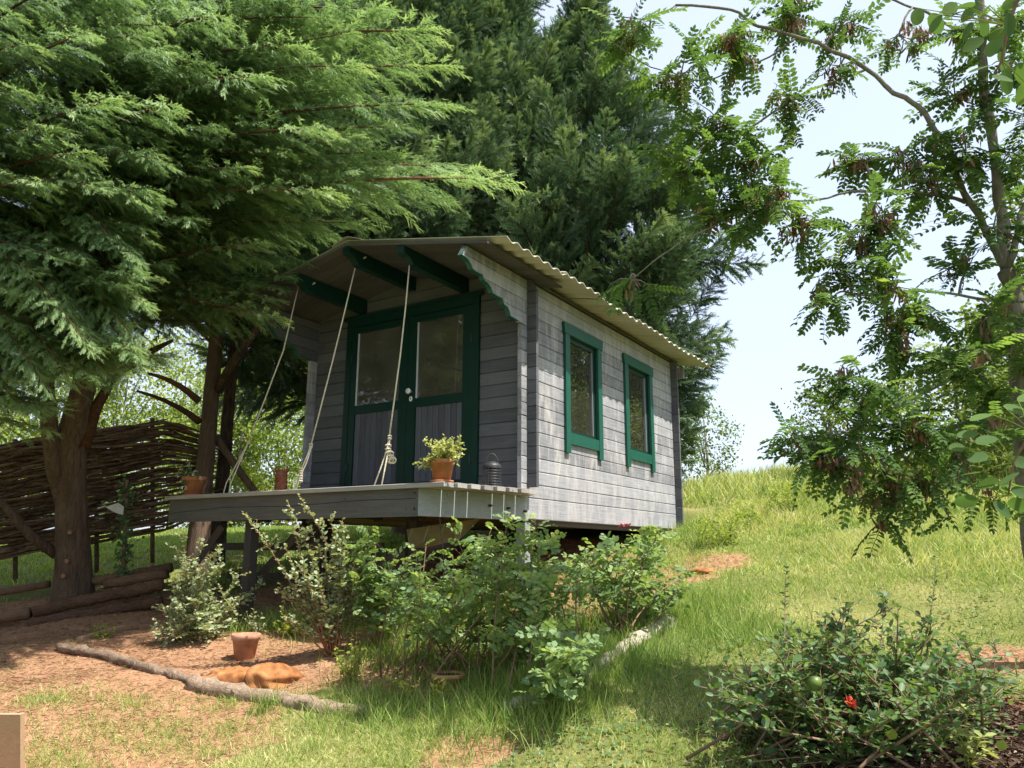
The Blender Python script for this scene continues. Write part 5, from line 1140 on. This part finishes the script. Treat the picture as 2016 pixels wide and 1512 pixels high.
# longer tufts among the shrubs and along the logs
tx, ty = [], []
for a, b, r_, n in [(560,1235,.2,900),(680,1230,.25,1200),(515,1402,.06,120),(780,1420,.2,300),(960,1410,.25,700),(1030,1400,.3,1300),(860,1270,.25,1100),(980,1310,.28,1500),(1080,1290,.3,1500),(770,1300,.22,800),(1150,1340,.3,1600),(1240,1300,.25,1100),(1280,1230,.3,1500),(1380,1200,.35,1600),(1370,1060,.3,1400),(1100,1240,.35,1200),(850,1250,.3,900),(960,1200,.3,900),(1180,1150,.3,900),(1300,1120,.3,700),(470,1240,.15,300),(1460,1260,.3,900),(700,1405,.2,700)]:
    p_ = hit(a, b); tx.append(p_[0]+rng.normal(size=n)*r_); ty.append(p_[1]+rng.normal(size=n)*r_)
x, y = np.concatenate(tx), np.concatenate(ty); n = len(x)
q_ = rng.random(len(x)) < .0
grow(x, y, rng.uniform(.06, .24, n)*np.where(y < -2.7, .6, 1), rng.uniform(.003, .006, n), np.clip(.36+rng.normal(size=n)*.16+(rng.random(n) < .15)*.3, 0, 1), 'grass_tufts', None, .4)
# bark chips, needles and straw on the bare earth
for nm_, n0, ln, wd_, cc in (('straw_litter', 170000, (.02, .08), (.035, .085), .72), ('bark_chips', 26000, (.008, .028), (.3, .8), .5)):
    x, y, d = field(n0, 3.2, 10.5, -.8, .8, 1.1); dm = dirt(x, y); keep_ = rng.random(len(x)) < np.clip(dm*1.1, 0, 1)*(.25+.75*patch(x, y, 2.6, 1.))+.03; x, y = x[keep_], y[keep_]; n = len(x)
    s_ = Soup(); s_.scat(LEAF2, np.stack([x, y, gz(x, y)+rng.uniform(.001, .012, n)], -1), rvec(n)*[1, 1, .14], UP+rvec(n, .3), rng.uniform(*ln, n), np.clip(cc+rng.normal(size=n)*.25, 0, 1), rng.uniform(*wd_, n))
    s_.build(nm_, M_litter, None, 'stuff')
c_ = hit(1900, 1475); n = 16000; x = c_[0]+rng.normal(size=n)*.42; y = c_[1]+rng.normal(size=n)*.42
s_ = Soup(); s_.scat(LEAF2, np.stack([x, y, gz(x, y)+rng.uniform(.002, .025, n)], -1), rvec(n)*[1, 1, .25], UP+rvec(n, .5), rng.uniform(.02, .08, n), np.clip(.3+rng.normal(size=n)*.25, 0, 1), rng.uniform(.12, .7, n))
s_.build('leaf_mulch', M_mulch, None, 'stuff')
# white clover heads and broad weeds in the near turf
x, y, d = field(5200, 3.4, 7, -.1, .62, 1.); keep_ = (dirt(x, y) < .2) & (patch(x, y, 1.4, 3.) > .45); x, y = x[keep_], y[keep_]; n = len(x)
s_ = Soup(); s_.scat(LEAFR, np.stack([x, y, gz(x, y)+rng.uniform(.015, .05, n)], -1), rvec(n)*[1, 1, .3], UP+rvec(n, .3), rng.uniform(.016, .032, n), np.clip(.42+rng.normal(size=n)*.15, 0, 1), 1.2); s_.build('clover_leaves', M_rose, None, 'stuff')
tot = sum(len(me.polygons) for me in bpy.data.meshes); print('unique polys', tot, 'objects', len(bpy.data.objects))
